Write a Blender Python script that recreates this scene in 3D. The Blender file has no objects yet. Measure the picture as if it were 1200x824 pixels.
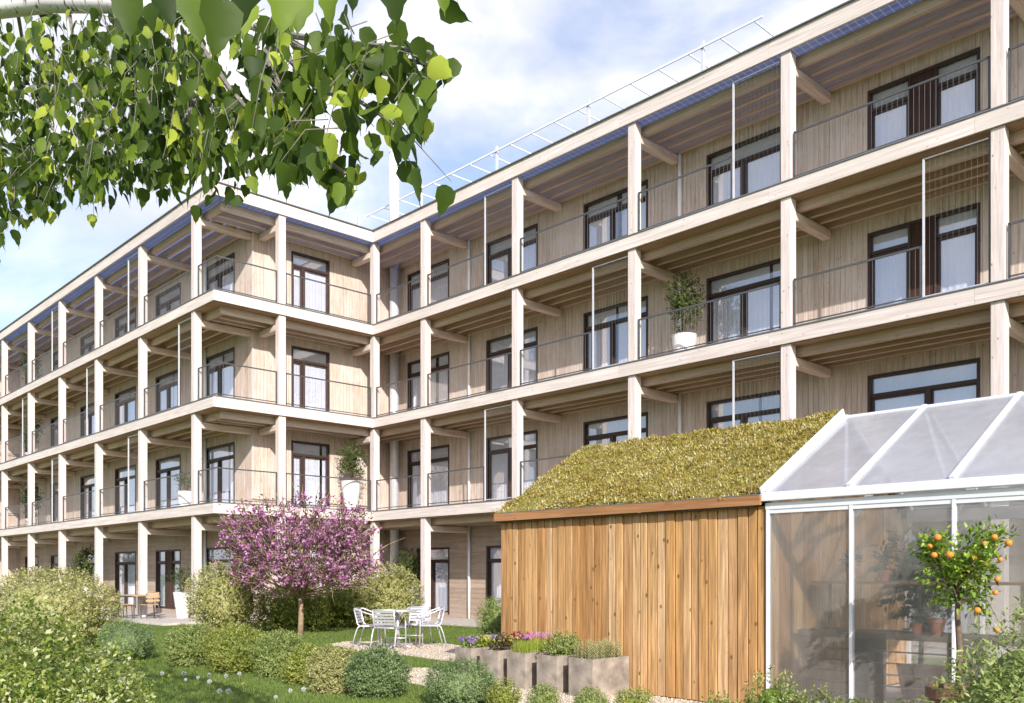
import bpy, math, random
import numpy as np
from mathutils import Vector, Matrix
R = math.radians
scene = bpy.context.scene
COL = scene.collection

# ------------------------------------------------------------------ camera, sky, sun, exposure
TH = 0.7584
CAM = np.array([24.267, -16.845, 1.47])
FW = np.array([-math.cos(TH), math.sin(TH), 0.0])
RT = np.array([math.sin(TH), math.cos(TH), 0.0])
cam_d = bpy.data.cameras.new('camera')
cam = bpy.data.objects.new('camera', cam_d)
COL.objects.link(cam)
cam.location = CAM
cam.rotation_euler = (R(90), 0, math.atan2(-FW[0], FW[1]))
cam_d.sensor_width = 36.0
cam_d.lens = 1054.74 / 1200 * 36
cam_d.shift_y = (672.17 - 412) / 1200
cam_d.clip_start = 0.05
cam_d.clip_end = 3000
scene.camera = cam

SUN_DIR = Vector((0.865, -0.50, 0.52)).normalized()      # towards the sun
SUN_EL = math.asin(SUN_DIR.z)
SUN_AZ = math.atan2(SUN_DIR.x, SUN_DIR.y)
world = bpy.data.worlds.new('World')
scene.world = world
world.use_nodes = True
wt = world.node_tree
for n in list(wt.nodes):
    wt.nodes.remove(n)
wo = wt.nodes.new('ShaderNodeOutputWorld')
bg = wt.nodes.new('ShaderNodeBackground')
sky = wt.nodes.new('ShaderNodeTexSky')
sky.sky_type = 'NISHITA'
sky.sun_disc = False
sky.sun_elevation = SUN_EL
sky.sun_rotation = SUN_AZ
sky.air_density = 1.0
sky.dust_density = 1.2
sky.ozone_density = 3.0
tc = wt.nodes.new('ShaderNodeTexCoord')
mp = wt.nodes.new('ShaderNodeMapping')
mp.inputs['Scale'].default_value = (1.0, 1.0, 1.7)
mp.inputs['Location'].default_value = (9.0, 9.0, 9.0)
nz = wt.nodes.new('ShaderNodeTexNoise')
nz.inputs['Scale'].default_value = 2.1
nz.inputs['Detail'].default_value = 9
nz.inputs['Roughness'].default_value = 0.55
nz.inputs['Distortion'].default_value = 0.3
ramp = wt.nodes.new('ShaderNodeValToRGB')
ramp.color_ramp.elements[0].position = 0.46
ramp.color_ramp.elements[0].color = (0.0, 0.0, 0.0, 1)
ramp.color_ramp.elements[1].position = 0.61
ramp.color_ramp.elements[1].color = (1, 1, 1, 1)
nz2 = wt.nodes.new('ShaderNodeTexNoise')
nz2.inputs['Scale'].default_value = 5.0
nz2.inputs['Detail'].default_value = 6
cr = wt.nodes.new('ShaderNodeValToRGB')
cr.color_ramp.elements[0].position = 0.3
cr.color_ramp.elements[0].color = (3.5, 3.65, 4.5, 1)
cr.color_ramp.elements[1].position = 0.6
cr.color_ramp.elements[1].color = (5.6, 5.5, 5.65, 1)
mix = wt.nodes.new('ShaderNodeMix')
mix.data_type = 'RGBA'
hz = wt.nodes.new('ShaderNodeMix')          # thin high veil over the blue
hz.data_type = 'RGBA'
hz.inputs[0].default_value = 0.22
hz.inputs[7].default_value = (5.0, 5.0, 6.0, 1)
L = wt.links
L.new(tc.outputs['Generated'], mp.inputs['Vector'])
L.new(mp.outputs['Vector'], nz.inputs['Vector'])
L.new(mp.outputs['Vector'], nz2.inputs['Vector'])
L.new(nz.outputs['Fac'], ramp.inputs['Fac'])
L.new(nz2.outputs['Fac'], cr.inputs['Fac'])
L.new(sky.outputs['Color'], hz.inputs[6])
L.new(hz.outputs[2], mix.inputs[6])
L.new(ramp.outputs['Color'], mix.inputs[0])
L.new(cr.outputs['Color'], mix.inputs[7])
L.new(mix.outputs[2], bg.inputs['Color'])
L.new(bg.outputs['Background'], wo.inputs['Surface'])
bg.inputs['Strength'].default_value = 0.15

sun_d = bpy.data.lights.new('sun', 'SUN')
sun_d.energy = 4.5
sun_d.angle = R(0.5)
sun_d.color = (1.0, 0.935, 0.87)
sun = bpy.data.objects.new('sun', sun_d)
COL.objects.link(sun)
sun.rotation_euler = SUN_DIR.to_track_quat('Z', 'Y').to_euler()
sun.location = (40, -40, 40)

scene.view_settings.view_transform = 'Standard'
scene.view_settings.look = 'None'
scene.view_settings.exposure = 0.64
scene.view_settings.gamma = 1.0
scene.cycles.max_bounces = 10
scene.cycles.transparent_max_bounces = 24
scene.cycles.sample_clamp_indirect = 6.0
scene.cycles.caustics_refractive = False
scene.cycles.caustics_reflective = False
scene.cycles.use_denoising = True

# ------------------------------------------------------------------ helpers
def tag(o, label=None, cat=None, group=None, kind=None):
    if label: o['label'] = label
    if cat: o['category'] = cat
    if group: o['group'] = group
    if kind: o['kind'] = kind
    return o

def thing(name, label, cat, loc=(0, 0, 0), rz=0.0, group=None):
    o = bpy.data.objects.new(name, None)
    COL.objects.link(o)
    o.empty_display_size = 0.2
    o.location = loc
    o.rotation_euler = (0, 0, rz)
    return tag(o, label, cat, group)

def copy_tree(o, parent=None):
    c = o.copy()
    COL.objects.link(c)
    c.parent = parent
    for ch in [x for x in o.children]:
        copy_tree(ch, c)
    return c

class MB:
    def __init__(s):
        s.v = []; s.f = []
    def box(s, x0, x1, y0, y1, z0, z1):
        b = len(s.v)
        s.v += [(x0, y0, z0), (x1, y0, z0), (x1, y1, z0), (x0, y1, z0), (x0, y0, z1), (x1, y0, z1), (x1, y1, z1), (x0, y1, z1)]
        s.f += [(b, b+3, b+2, b+1), (b+4, b+5, b+6, b+7), (b, b+1, b+5, b+4), (b+1, b+2, b+6, b+5), (b+2, b+3, b+7, b+6), (b+3, b, b+4, b+7)]
        return s
    def hexa(s, p):
        b = len(s.v); s.v += [tuple(q) for q in p]
        s.f += [(b, b+3, b+2, b+1), (b+4, b+5, b+6, b+7), (b, b+1, b+5, b+4), (b+1, b+2, b+6, b+5), (b+2, b+3, b+7, b+6), (b+3, b, b+4, b+7)]
        return s
    def bar(s, p, q, w, h, upv=(0, 0, 1)):
        p = Vector(p); q = Vector(q); d = (q - p).normalized()
        up = Vector(upv)
        if abs(d.dot(up)) > 0.98: up = Vector((0, 1, 0))
        a = d.cross(up).normalized() * (w / 2); c = a.cross(d).normalized() * (h / 2)
        return s.hexa([p-a-c, p+a-c, p+a+c, p-a+c, q-a-c, q+a-c, q+a+c, q-a+c])
    def tube(s, pts, r, n=8, cap=True):
        pts = [Vector(p) for p in pts]
        rr = r if isinstance(r, (list, tuple)) else [r] * len(pts)
        b = len(s.v); prev = None
        for i, p in enumerate(pts):
            if i == 0: d = pts[1] - p
            elif i == len(pts) - 1: d = p - pts[i-1]
            else: d = pts[i+1] - pts[i-1]
            d.normalize()
            if prev is None:
                a = d.orthogonal().normalized()
            else:
                a = (prev - d * prev.dot(d))
                a = a.normalized() if a.length > 1e-6 else d.orthogonal().normalized()
            prev = a; c = d.cross(a)
            for k in range(n):
                t = 2 * math.pi * k / n
                s.v.append(tuple(p + (a * math.cos(t) + c * math.sin(t)) * rr[i]))
        for i in range(len(pts) - 1):
            for k in range(n):
                k2 = (k + 1) % n
                s.f.append((b+i*n+k, b+i*n+k2, b+(i+1)*n+k2, b+(i+1)*n+k))
        if cap:
            s.f.append(tuple(b+k for k in reversed(range(n))))
            s.f.append(tuple(b+(len(pts)-1)*n+k for k in range(n)))
        return s
    def lathe(s, prof, cx=0, cy=0, n=20):
        b = len(s.v)
        for r, z in prof:
            for k in range(n):
                t = 2 * math.pi * k / n
                s.v.append((cx + r * math.cos(t), cy + r * math.sin(t), z))
        for i in range(len(prof) - 1):
            for k in range(n):
                k2 = (k + 1) % n
                s.f.append((b+i*n+k, b+i*n+k2, b+(i+1)*n+k2, b+(i+1)*n+k))
        s.f.append(tuple(b+k for k in reversed(range(n))))
        s.f.append(tuple(b+(len(prof)-1)*n+k for k in range(n)))
        return s
    def poly(s, pts, z):
        b = len(s.v); s.v += [(p[0], p[1], z) for p in pts]; s.f.append(tuple(range(b, b+len(pts)))); return s
    def build(s, name, mat, parent=None, smooth=False, bevel=0.0):
        o3 = (0, 0, 0); q = parent
        while q is not None:
            if q.get('world_origin'): o3 = tuple(q['world_origin'])
            q = q.parent
        me = bpy.data.meshes.new(name)
        me.from_pydata([(a-o3[0], b-o3[1], c-o3[2]) for a, b, c in s.v] if o3 != (0, 0, 0) else s.v, [], s.f)
        me.update()
        ob = bpy.data.objects.new(name, me)
        COL.objects.link(ob)
        ob.parent = parent
        me.materials.append(mat)
        if smooth:
            me.polygons.foreach_set('use_smooth', [True] * len(me.polygons))
        if bevel:
            md = ob.modifiers.new('bevel', 'BEVEL'); md.width = bevel; md.segments = 2; md.limit_method = 'ANGLE'
        return ob

def np_mesh(name, V, F, mat, parent=None, smooth=False):
    """V (n,3) float, F (m,k) int with constant k"""
    me = bpy.data.meshes.new(name)
    n, (m, k) = len(V), F.shape
    me.vertices.add(n); me.vertices.foreach_set('co', np.ascontiguousarray(V, np.float32).ravel())
    me.loops.add(m * k); me.loops.foreach_set('vertex_index', np.ascontiguousarray(F, np.int32).ravel())
    me.polygons.add(m)
    me.polygons.foreach_set('loop_start', np.arange(0, m * k, k, dtype=np.int32))
    me.polygons.foreach_set('loop_total', np.full(m, k, np.int32))
    me.update(calc_edges=True)
    me.validate()
    me.materials.append(mat)
    if smooth: me.polygons.foreach_set('use_smooth', np.ones(m, bool))
    ob = bpy.data.objects.new(name, me)
    COL.objects.link(ob); ob.parent = parent
    return ob

def unit(a):
    return a / np.maximum(np.linalg.norm(a, axis=-1, keepdims=True), 1e-9)

T4 = (np.array([[0, 0, 0], [-.5, .42, .10], [.5, .42, .10], [0, 1, -.06]]), np.array([[0, 2, 3], [0, 3, 1]]))
def _ovate():
    ys = [0.0, .07, .18, .32, .46, .60, .74, .87, 1.0]
    ws = [0.0, .24, .42, .48, .41, .29, .17, .065, 0.0]
    v = []; f = []
    for y_, w_ in zip(ys, ws):
        tooth = .03 * (1 if len(v) % 2 else -1)
        c = -.22 * (y_ - .35) ** 2
        v += [[-w_ + (tooth if 0 < w_ else 0), y_ - .04 * (w_ > 0), .26 * w_ + c], [0, y_, c - .02], [w_ - (tooth if 0 < w_ else 0), y_ - .04 * (w_ > 0), .20 * w_ + c]]
    for i in range(len(ys) - 1):
        a, b = i * 3, i * 3 + 3
        f += [[a, a + 1, b + 1], [a, b + 1, b], [a + 1, a + 2, b + 2], [a + 1, b + 2, b + 1]]
    return np.array(v), np.array(f)
TB = _ovate()
TN = (np.array([[-.5, 0, 0], [.5, 0, 0], [0, 1, 0]]), np.array([[0, 1, 2]]))

def leaf_mesh(P, D, N, Ln, Wd, tmpl):
    D = unit(D); S = unit(np.cross(D, N)); N2 = np.cross(S, D)
    tv, tf = tmpl
    Ln = np.broadcast_to(np.asarray(Ln, float), (len(P),)); Wd = np.broadcast_to(np.asarray(Wd, float), (len(P),))
    V = (P[:, None, :] + S[:, None, :] * (tv[None, :, 0:1] * Wd[:, None, None]) + D[:, None, :] * (tv[None, :, 1:2] * Ln[:, None, None])
         + N2[:, None, :] * (tv[None, :, 2:3] * Wd[:, None, None]))
    F = (tf[None] + (np.arange(len(P)) * len(tv))[:, None, None]).reshape(-1, 3)
    return V.reshape(-1, 3), F

def join(*vf):
    Vs, Fs, o = [], [], 0
    for V, F in vf:
        Vs.append(V); Fs.append(F + o); o += len(V)
    return np.concatenate(Vs), np.concatenate(Fs)

def rnd_dir(g, n):
    return unit(g.normal(size=(n, 3)))

# ------------------------------------------------------------------ materials
def new_mat(name):
    m = bpy.data.materials.new(name); m.use_nodes = True
    nt = m.node_tree
    for n in list(nt.nodes): nt.nodes.remove(n)
    out = nt.nodes.new('ShaderNodeOutputMaterial')
    return m, nt, out

def pbsdf(nt, **kw):
    p = nt.nodes.new('ShaderNodeBsdfPrincipled')
    for k, v in kw.items():
        p.inputs[k.replace('_', ' ')].default_value = v
    return p

def plain(name, col, rough=0.6, metal=0.0, var=0.10, scale=9.0, bump=0.0, spec=0.4):
    m, nt, out = new_mat(name)
    p = pbsdf(nt, Roughness=rough, Metallic=metal)
    p.inputs['Specular IOR Level'].default_value = spec
    t = nt.nodes.new('ShaderNodeTexCoord'); n = nt.nodes.new('ShaderNodeTexNoise')
    n.inputs['Scale'].default_value = scale; n.inputs['Detail'].default_value = 6
    r = nt.nodes.new('ShaderNodeValToRGB')
    r.color_ramp.elements[0].position = 0.3; r.color_ramp.elements[1].position = 0.7
    r.color_ramp.elements[0].color = tuple(c * (1 - var) for c in col) + (1,)
    r.color_ramp.elements[1].color = tuple(min(1, c * (1 + var)) for c in col) + (1,)
    nt.links.new(t.outputs['Object'], n.inputs['Vector']); nt.links.new(n.outputs['Fac'], r.inputs['Fac'])
    nt.links.new(r.outputs['Color'], p.inputs['Base Color'])
    if bump:
        b = nt.nodes.new('ShaderNodeBump'); b.inputs['Strength'].default_value = bump; b.inputs['Distance'].default_value = 0.02
        nt.links.new(n.outputs['Fac'], b.inputs['Height']); nt.links.new(b.outputs['Normal'], p.inputs['Normal'])
    nt.links.new(p.outputs['BSDF'], out.inputs['Surface'])
    return m

def wood(name, cols, axis='z', grain=26.0, stretch=0.045, knots=0.35, rough=0.75, dark=0.45, weather=None, streak=False):
    """cols: list of board colours picked per island; grain runs along axis"""
    m, nt, out = new_mat(name); lk = nt.links.new
    geo = nt.nodes.new('ShaderNodeNewGeometry'); t = nt.nodes.new('ShaderNodeTexCoord')
    mp = nt.nodes.new('ShaderNodeMapping')
    sc = [1.0, 1.0, 1.0]; sc['xyz'.index(axis)] = stretch
    mp.inputs['Scale'].default_value = sc
    off = nt.nodes.new('ShaderNodeVectorMath'); off.operation = 'MULTIPLY_ADD'
    cmb = nt.nodes.new('ShaderNodeCombineXYZ')
    oi = nt.nodes.new('ShaderNodeObjectInfo')
    ad = nt.nodes.new('ShaderNodeMath'); ad.operation = 'ADD'
    lk(geo.outputs['Random Per Island'], ad.inputs[0]); lk(oi.outputs['Random'], ad.inputs[1])
    for i in range(3): lk(ad.outputs[0], cmb.inputs[i])
    lk(cmb.outputs[0], off.inputs[0]); off.inputs[1].default_value = (17, 31, 53); lk(t.outputs['Object'], off.inputs[2])
    lk(off.outputs[0], mp.inputs['Vector'])
    n = nt.nodes.new('ShaderNodeTexNoise'); n.inputs['Scale'].default_value = grain; n.inputs['Detail'].default_value = 5; n.inputs['Roughness'].default_value = 0.62; n.inputs['Distortion'].default_value = 0.6
    lk(mp.outputs['Vector'], n.inputs['Vector'])
    pick = nt.nodes.new('ShaderNodeValToRGB')
    e = pick.color_ramp.elements
    e[0].color = tuple(cols[0]) + (1,); e[0].position = 0.0
    e[1].color = tuple(cols[-1]) + (1,); e[1].position = 1.0
    for i, c in enumerate(cols[1:-1]):
        q = e.new((i + 1) / (len(cols) - 1)); q.color = tuple(c) + (1,)
    fr = nt.nodes.new('ShaderNodeMath'); fr.operation = 'FRACT'; lk(ad.outputs[0], fr.inputs[0])
    lk(fr.outputs[0], pick.inputs['Fac'])
    g = nt.nodes.new('ShaderNodeValToRGB')
    g.color_ramp.elements[0].position = 0.30; g.color_ramp.elements[0].color = (dark, dark * 0.93, dark * 0.85, 1)
    g.color_ramp.elements[1].position = 0.62; g.color_ramp.elements[1].color = (1.08, 1.08, 1.08, 1)
    lk(n.outputs['Fac'], g.inputs['Fac'])
    mul = nt.nodes.new('ShaderNodeMix'); mul.data_type = 'RGBA'; mul.blend_type = 'MULTIPLY'; mul.inputs[0].default_value = 0.75
    lk(pick.outputs['Color'], mul.inputs[6]); lk(g.outputs['Color'], mul.inputs[7])
    col = mul.outputs[2]
    if knots:
        mk = nt.nodes.new('ShaderNodeMapping')
        ks = [1.0, 1.0, 1.0]; ks['xyz'.index(axis)] = 0.62
        mk.inputs['Scale'].default_value = ks; lk(off.outputs[0], mk.inputs['Vector'])
        vo = nt.nodes.new('ShaderNodeTexVoronoi'); vo.inputs['Scale'].default_value = 6.5; lk(mk.outputs[0], vo.inputs['Vector'])
        kr = nt.nodes.new('ShaderNodeValToRGB')
        kr.color_ramp.elements[0].position = 0.04; kr.color_ramp.elements[0].color = (1, 1, 1, 1)
        kr.color_ramp.elements[1].position = 0.13; kr.color_ramp.elements[1].color = (0, 0, 0, 1)
        lk(vo.outputs['Distance'], kr.inputs['Fac'])
        sc2 = nt.nodes.new('ShaderNodeMath'); sc2.operation = 'MULTIPLY'; lk(kr.outputs['Color'], sc2.inputs[0]); sc2.inputs[1].default_value = knots * 1.6
        km = nt.nodes.new('ShaderNodeMix'); km.data_type = 'RGBA'; lk(sc2.outputs[0], km.inputs[0]); lk(col, km.inputs[6])
        km.inputs[7].default_value = tuple(c * 0.28 for c in cols[0]) + (1,)
        col = km.outputs[2]
    if weather:
        wn = nt.nodes.new('ShaderNodeTexNoise'); wn.inputs['Scale'].default_value = 0.9; wn.inputs['Detail'].default_value = 8; wn.inputs['Roughness'].default_value = 0.7
        lk(mp.outputs['Vector'] if streak else t.outputs['Object'], wn.inputs['Vector'])
        if streak: wn.inputs['Scale'].default_value = 9.0
        wr = nt.nodes.new('ShaderNodeValToRGB'); wr.color_ramp.elements[0].position = 0.42; wr.color_ramp.elements[1].position = 0.66
        lk(wn.outputs['Fac'], wr.inputs['Fac'])
        ws = nt.nodes.new('ShaderNodeMath'); ws.operation = 'MULTIPLY'; ws.inputs[1].default_value = 0.55; lk(wr.outputs['Color'], ws.inputs[0])
        wm = nt.nodes.new('ShaderNodeMix'); wm.data_type = 'RGBA'; lk(ws.outputs[0], wm.inputs[0]); lk(col, wm.inputs[6]); wm.inputs[7].default_value = tuple(weather) + (1,)
        col = wm.outputs[2]
    p = pbsdf(nt, Roughness=rough); p.inputs['Specular IOR Level'].default_value = 0.25
    lk(col, p.inputs['Base Color'])
    b = nt.nodes.new('ShaderNodeBump'); b.inputs['Strength'].default_value = 0.25; b.inputs['Distance'].default_value = 0.01
    lk(n.outputs['Fac'], b.inputs['Height']); lk(b.outputs['Normal'], p.inputs['Normal'])
    lk(p.outputs['BSDF'], out.inputs['Surface'])
    return m

def leafmat(name, cols, transl=0.35, rough=0.5, spec=0.3, clump=3.0):
    m, nt, out = new_mat(name); lk = nt.links.new
    geo = nt.nodes.new('ShaderNodeNewGeometry')
    t = nt.nodes.new('ShaderNodeTexCoord'); n = nt.nodes.new('ShaderNodeTexNoise'); n.inputs['Scale'].default_value = clump; n.inputs['Detail'].default_value = 3
    lk(t.outputs['Object'], n.inputs['Vector'])
    mx = nt.nodes.new('ShaderNodeMath'); mx.operation = 'MULTIPLY_ADD'; mx.inputs[1].default_value = 0.9; mx.inputs[2].default_value = -0.45
    lk(n.outputs['Fac'], mx.inputs[0])
    ad = nt.nodes.new('ShaderNodeMath'); ad.operation = 'ADD'; ad.use_clamp = True
    lk(mx.outputs[0], ad.inputs[0]); lk(geo.outputs['Random Per Island'], ad.inputs[1])
    r = nt.nodes.new('ShaderNodeValToRGB'); e = r.color_ramp.elements
    e[0].color = tuple(cols[0]) + (1,); e[1].color = tuple(cols[-1]) + (1,)
    for i, c in enumerate(cols[1:-1]):
        q = e.new((i + 1) / (len(cols) - 1)); q.color = tuple(c) + (1,)
    lk(ad.outputs[0], r.inputs['Fac'])
    p = pbsdf(nt, Roughness=rough); p.inputs['Specular IOR Level'].default_value = spec
    lk(r.outputs['Color'], p.inputs['Base Color'])
    tr = nt.nodes.new('ShaderNodeBsdfTranslucent'); lk(r.outputs['Color'], tr.inputs['Color'])
    ms = nt.nodes.new('ShaderNodeMixShader'); ms.inputs[0].default_value = transl
    lk(p.outputs['BSDF'], ms.inputs[1]); lk(tr.outputs[0], ms.inputs[2]); lk(ms.outputs[0], out.inputs['Surface'])
    return m

def schlick(nt, base, gain=0.95):
    lw = nt.nodes.new('ShaderNodeLayerWeight'); lw.inputs['Blend'].default_value = 0.5
    pw = nt.nodes.new('ShaderNodeMath'); pw.operation = 'POWER'; pw.inputs[1].default_value = 4.0
    ma = nt.nodes.new('ShaderNodeMath'); ma.operation = 'MULTIPLY_ADD'; ma.inputs[1].default_value = gain - base; ma.inputs[2].default_value = base; ma.use_clamp = True
    nt.links.new(lw.outputs['Facing'], pw.inputs[0]); nt.links.new(pw.outputs[0], ma.inputs[0])
    return ma.outputs[0]

def glass_mat(name, tint=(0.96, 0.97, 0.99), refl=0.15):
    m, nt, out = new_mat(name); lk = nt.links.new
    tr = nt.nodes.new('ShaderNodeBsdfTransparent'); tr.inputs['Color'].default_value = tint + (1,)
    gl = nt.nodes.new('ShaderNodeBsdfGlossy'); gl.inputs['Roughness'].default_value = 0.02; gl.inputs['Color'].default_value = (0.93, 0.95, 1.0, 1)
    fr = schlick(nt, refl)
    # slightly wavy panes
    t = nt.nodes.new('ShaderNodeTexCoord'); n = nt.nodes.new('ShaderNodeTexNoise'); n.inputs['Scale'].default_value = 1.6
    b = nt.nodes.new('ShaderNodeBump'); b.inputs['Strength'].default_value = 0.05; b.inputs['Distance'].default_value = 0.02
    lk(t.outputs['Object'], n.inputs['Vector']); lk(n.outputs['Fac'], b.inputs['Height']); lk(b.outputs['Normal'], gl.inputs['Normal'])
    ms = nt.nodes.new('ShaderNodeMixShader'); lk(fr, ms.inputs[0]); lk(tr.outputs[0], ms.inputs[1]); lk(gl.outputs[0], ms.inputs[2])
    lk(ms.outputs[0], out.inputs['Surface'])
    return m

def frosted_mat(name, haze=0.36, cool=False):
    m, nt, out = new_mat(name); lk = nt.links.new
    tr = nt.nodes.new('ShaderNodeBsdfTransparent'); tr.inputs['Color'].default_value = (0.93, 0.94, 0.95, 1)
    rf = nt.nodes.new('ShaderNodeBsdfRefraction'); rf.inputs['Roughness'].default_value = 0.18; rf.inputs['IOR'].default_value = 1.06; rf.inputs['Color'].default_value = (0.95, 0.95, 0.96, 1)
    tl = nt.nodes.new('ShaderNodeBsdfTranslucent'); tl.inputs['Color'].default_value = (0.94, 0.91, 0.86, 1)
    df = nt.nodes.new('ShaderNodeBsdfDiffuse'); df.inputs['Color'].default_value = (0.80, 0.82, 0.90, 1) if cool else (0.76, 0.73, 0.70, 1)
    gl = nt.nodes.new('ShaderNodeBsdfGlossy'); gl.inputs['Roughness'].default_value = 0.16
    t = nt.nodes.new('ShaderNodeTexCoord'); mp = nt.nodes.new('ShaderNodeMapping'); mp.inputs['Scale'].default_value = (2.0, 2.0, 1.0)
    n = nt.nodes.new('ShaderNodeTexNoise'); n.inputs['Scale'].default_value = 1.6; n.inputs['Detail'].default_value = 7; n.inputs['Roughness'].default_value = 0.65
    lk(t.outputs['Object'], mp.inputs[0]); lk(mp.outputs[0], n.inputs['Vector'])
    dirt = nt.nodes.new('ShaderNodeMath'); dirt.operation = 'MULTIPLY_ADD'; dirt.inputs[1].default_value = 0.30; dirt.inputs[2].default_value = haze - .15
    lk(n.outputs['Fac'], dirt.inputs[0])
    def mixs(f, a, b):
        q = nt.nodes.new('ShaderNodeMixShader')
        if isinstance(f, float): q.inputs[0].default_value = f
        else: lk(f, q.inputs[0])
        lk(a, q.inputs[1]); lk(b, q.inputs[2]); return q.outputs[0]
    a = mixs(0.12, tr.outputs[0], rf.outputs[0])
    d = mixs(0.5, tl.outputs[0], df.outputs[0])
    s = mixs(dirt.outputs[0], a, d)
    lk(mixs(schlick(nt, .035), s, gl.outputs[0]), out.inputs['Surface'])
    return m

M = {}
M['post'] = wood('pale_timber_post', [(0.621, 0.544, 0.527), (0.679, 0.6, 0.589), (0.65, 0.567, 0.553)], 'z', 26, .05, .6, dark=.62, weather=(.55, .50, .46))
M['beam_y'] = wood('pale_timber_crossbeam', [(0.598, 0.497, 0.439), (0.662, 0.557, 0.495)], 'y', 22, .05, .35, dark=.66)
M['beam_x'] = wood('pale_timber_longbeam', [(0.598, 0.497, 0.439), (0.662, 0.557, 0.495)], 'x', 22, .04, .3, dark=.66)
M['fascia_x'] = wood('pale_timber_fascia', [(0.65, 0.577, 0.558), (0.698, 0.624, 0.598)], 'x', 24, .03, .45, dark=.60, weather=(.54, .49, .44))
M['fascia_y'] = wood('pale_timber_end_fascia', [(0.65, 0.577, 0.558), (0.698, 0.624, 0.598)], 'y', 24, .03, .45, dark=.60, weather=(.54, .49, .44))
M['clad'] = wood('weathered_vertical_cladding', [(0.478, 0.379, 0.313), (0.581, 0.476, 0.404), (0.519, 0.42, 0.349), (0.623, 0.522, 0.451), (0.551, 0.445, 0.372)], 'z', 30, .05, .55, dark=.50, weather=(.60, .56, .53))
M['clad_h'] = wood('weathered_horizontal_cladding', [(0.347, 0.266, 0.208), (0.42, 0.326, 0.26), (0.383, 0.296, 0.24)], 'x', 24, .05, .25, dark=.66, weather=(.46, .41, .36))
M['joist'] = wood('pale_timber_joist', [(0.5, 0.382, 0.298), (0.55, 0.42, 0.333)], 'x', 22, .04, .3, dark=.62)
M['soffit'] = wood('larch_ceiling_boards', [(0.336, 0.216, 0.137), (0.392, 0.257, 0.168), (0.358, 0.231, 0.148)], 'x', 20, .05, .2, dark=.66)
M['shed'] = wood('warm_larch_boards', [(0.498, 0.271, 0.1), (0.637, 0.406, 0.2), (0.408, 0.204, 0.068), (0.696, 0.469, 0.264), (0.528, 0.289, 0.096), (0.657, 0.442, 0.248), (0.398, 0.198, 0.071), (0.577, 0.343, 0.144)], 'z', 30, .05, 1.0, dark=.22, rough=.65, weather=(.27, .135, .045), streak=True)
M['shed_trim'] = wood('reddish_larch_trim', [(.33, .16, .07), (.39, .20, .09)], 'x', 20, .04, .5, dark=.5, rough=.6)
M['bench'] = wood('dark_bench_wood', [(.10, .075, .055), (.13, .10, .07)], 'x', 20, .05, .2)
M['teak'] = wood('light_patio_wood', [(.42, .30, .18), (.47, .34, .21)], 'x', 20, .05, .1, dark=.7)
M['frame'] = plain('dark_brown_window_frame', (.045, .026, .021), .5, var=.2)
M['panel'] = wood('dark_brown_window_panel', [(.06, .03, .022), (.075, .04, .03)], 'z', 24, .05, .1)
M['pane'] = glass_mat('window_pane')
M['curtain'] = plain('sky_pale_curtain_cloth', (.88, .90, .97), .9, var=.03, scale=3)  # curtain tinted pale blue to stand in for sky reflected in the panes
M['room'] = plain('dim_room_interior', (.22, .20, .19), .9)
M['steel'] = plain('dark_railing_steel', (.10, .10, .105), .45, .4)
M['wire'] = plain('stainless_wire', (.34, .34, .35), .4, .6)
M['galv'] = plain('pale_galvanised_steel', (.62, .63, .67), .45, .35, var=.06)
M['white'] = plain('white_painted_metal', (.80, .80, .82), .4, 0.0, var=.04)
M['ghw'] = plain('silvery_white_aluminium', (.70, .715, .76), .35, 0.15, var=.05)
M['flash'] = plain('zinc_flashing', (.20, .205, .22), .5, .5)
M['concrete'] = plain('board_marked_concrete', (.27, .23, .19), .9, var=.35, scale=7, bump=.35)
M['soil'] = plain('dark_soil', (.045, .03, .02), .95, var=.4, scale=30, bump=.6)
M['pot_white'] = plain('matte_white_ceramic', (.74, .73, .73), .45, var=.04)
M['pot_grey'] = plain('grey_ceramic', (.42, .43, .46), .5, var=.06)
M['terracotta'] = plain('terracotta_clay', (.36, .15, .08), .8, var=.2)
M['brown_pot'] = plain('dark_brown_clay', (.13, .065, .04), .7, var=.25)
M['alu'] = plain('brushed_aluminium', (.64, .64, .68), .38, .55, var=.06)
M['roofing'] = plain('grey_roof_membrane', (.30, .30, .31), .9, var=.15)
M['bark_dark'] = plain('grey_brown_bark', (.12, .085, .06), .9, var=.35, scale=24, bump=.6)
M['bark_tan'] = plain('tan_bark', (.30, .22, .14), .9, var=.3, scale=20, bump=.5)
M['twig'] = plain('pale_birch_twig', (.16, .145, .125), .8, var=.3, scale=30)
M['paving'] = plain('pale_terrace_paving', (.46, .42, .38), .9, var=.18, scale=6, bump=.1)

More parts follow.
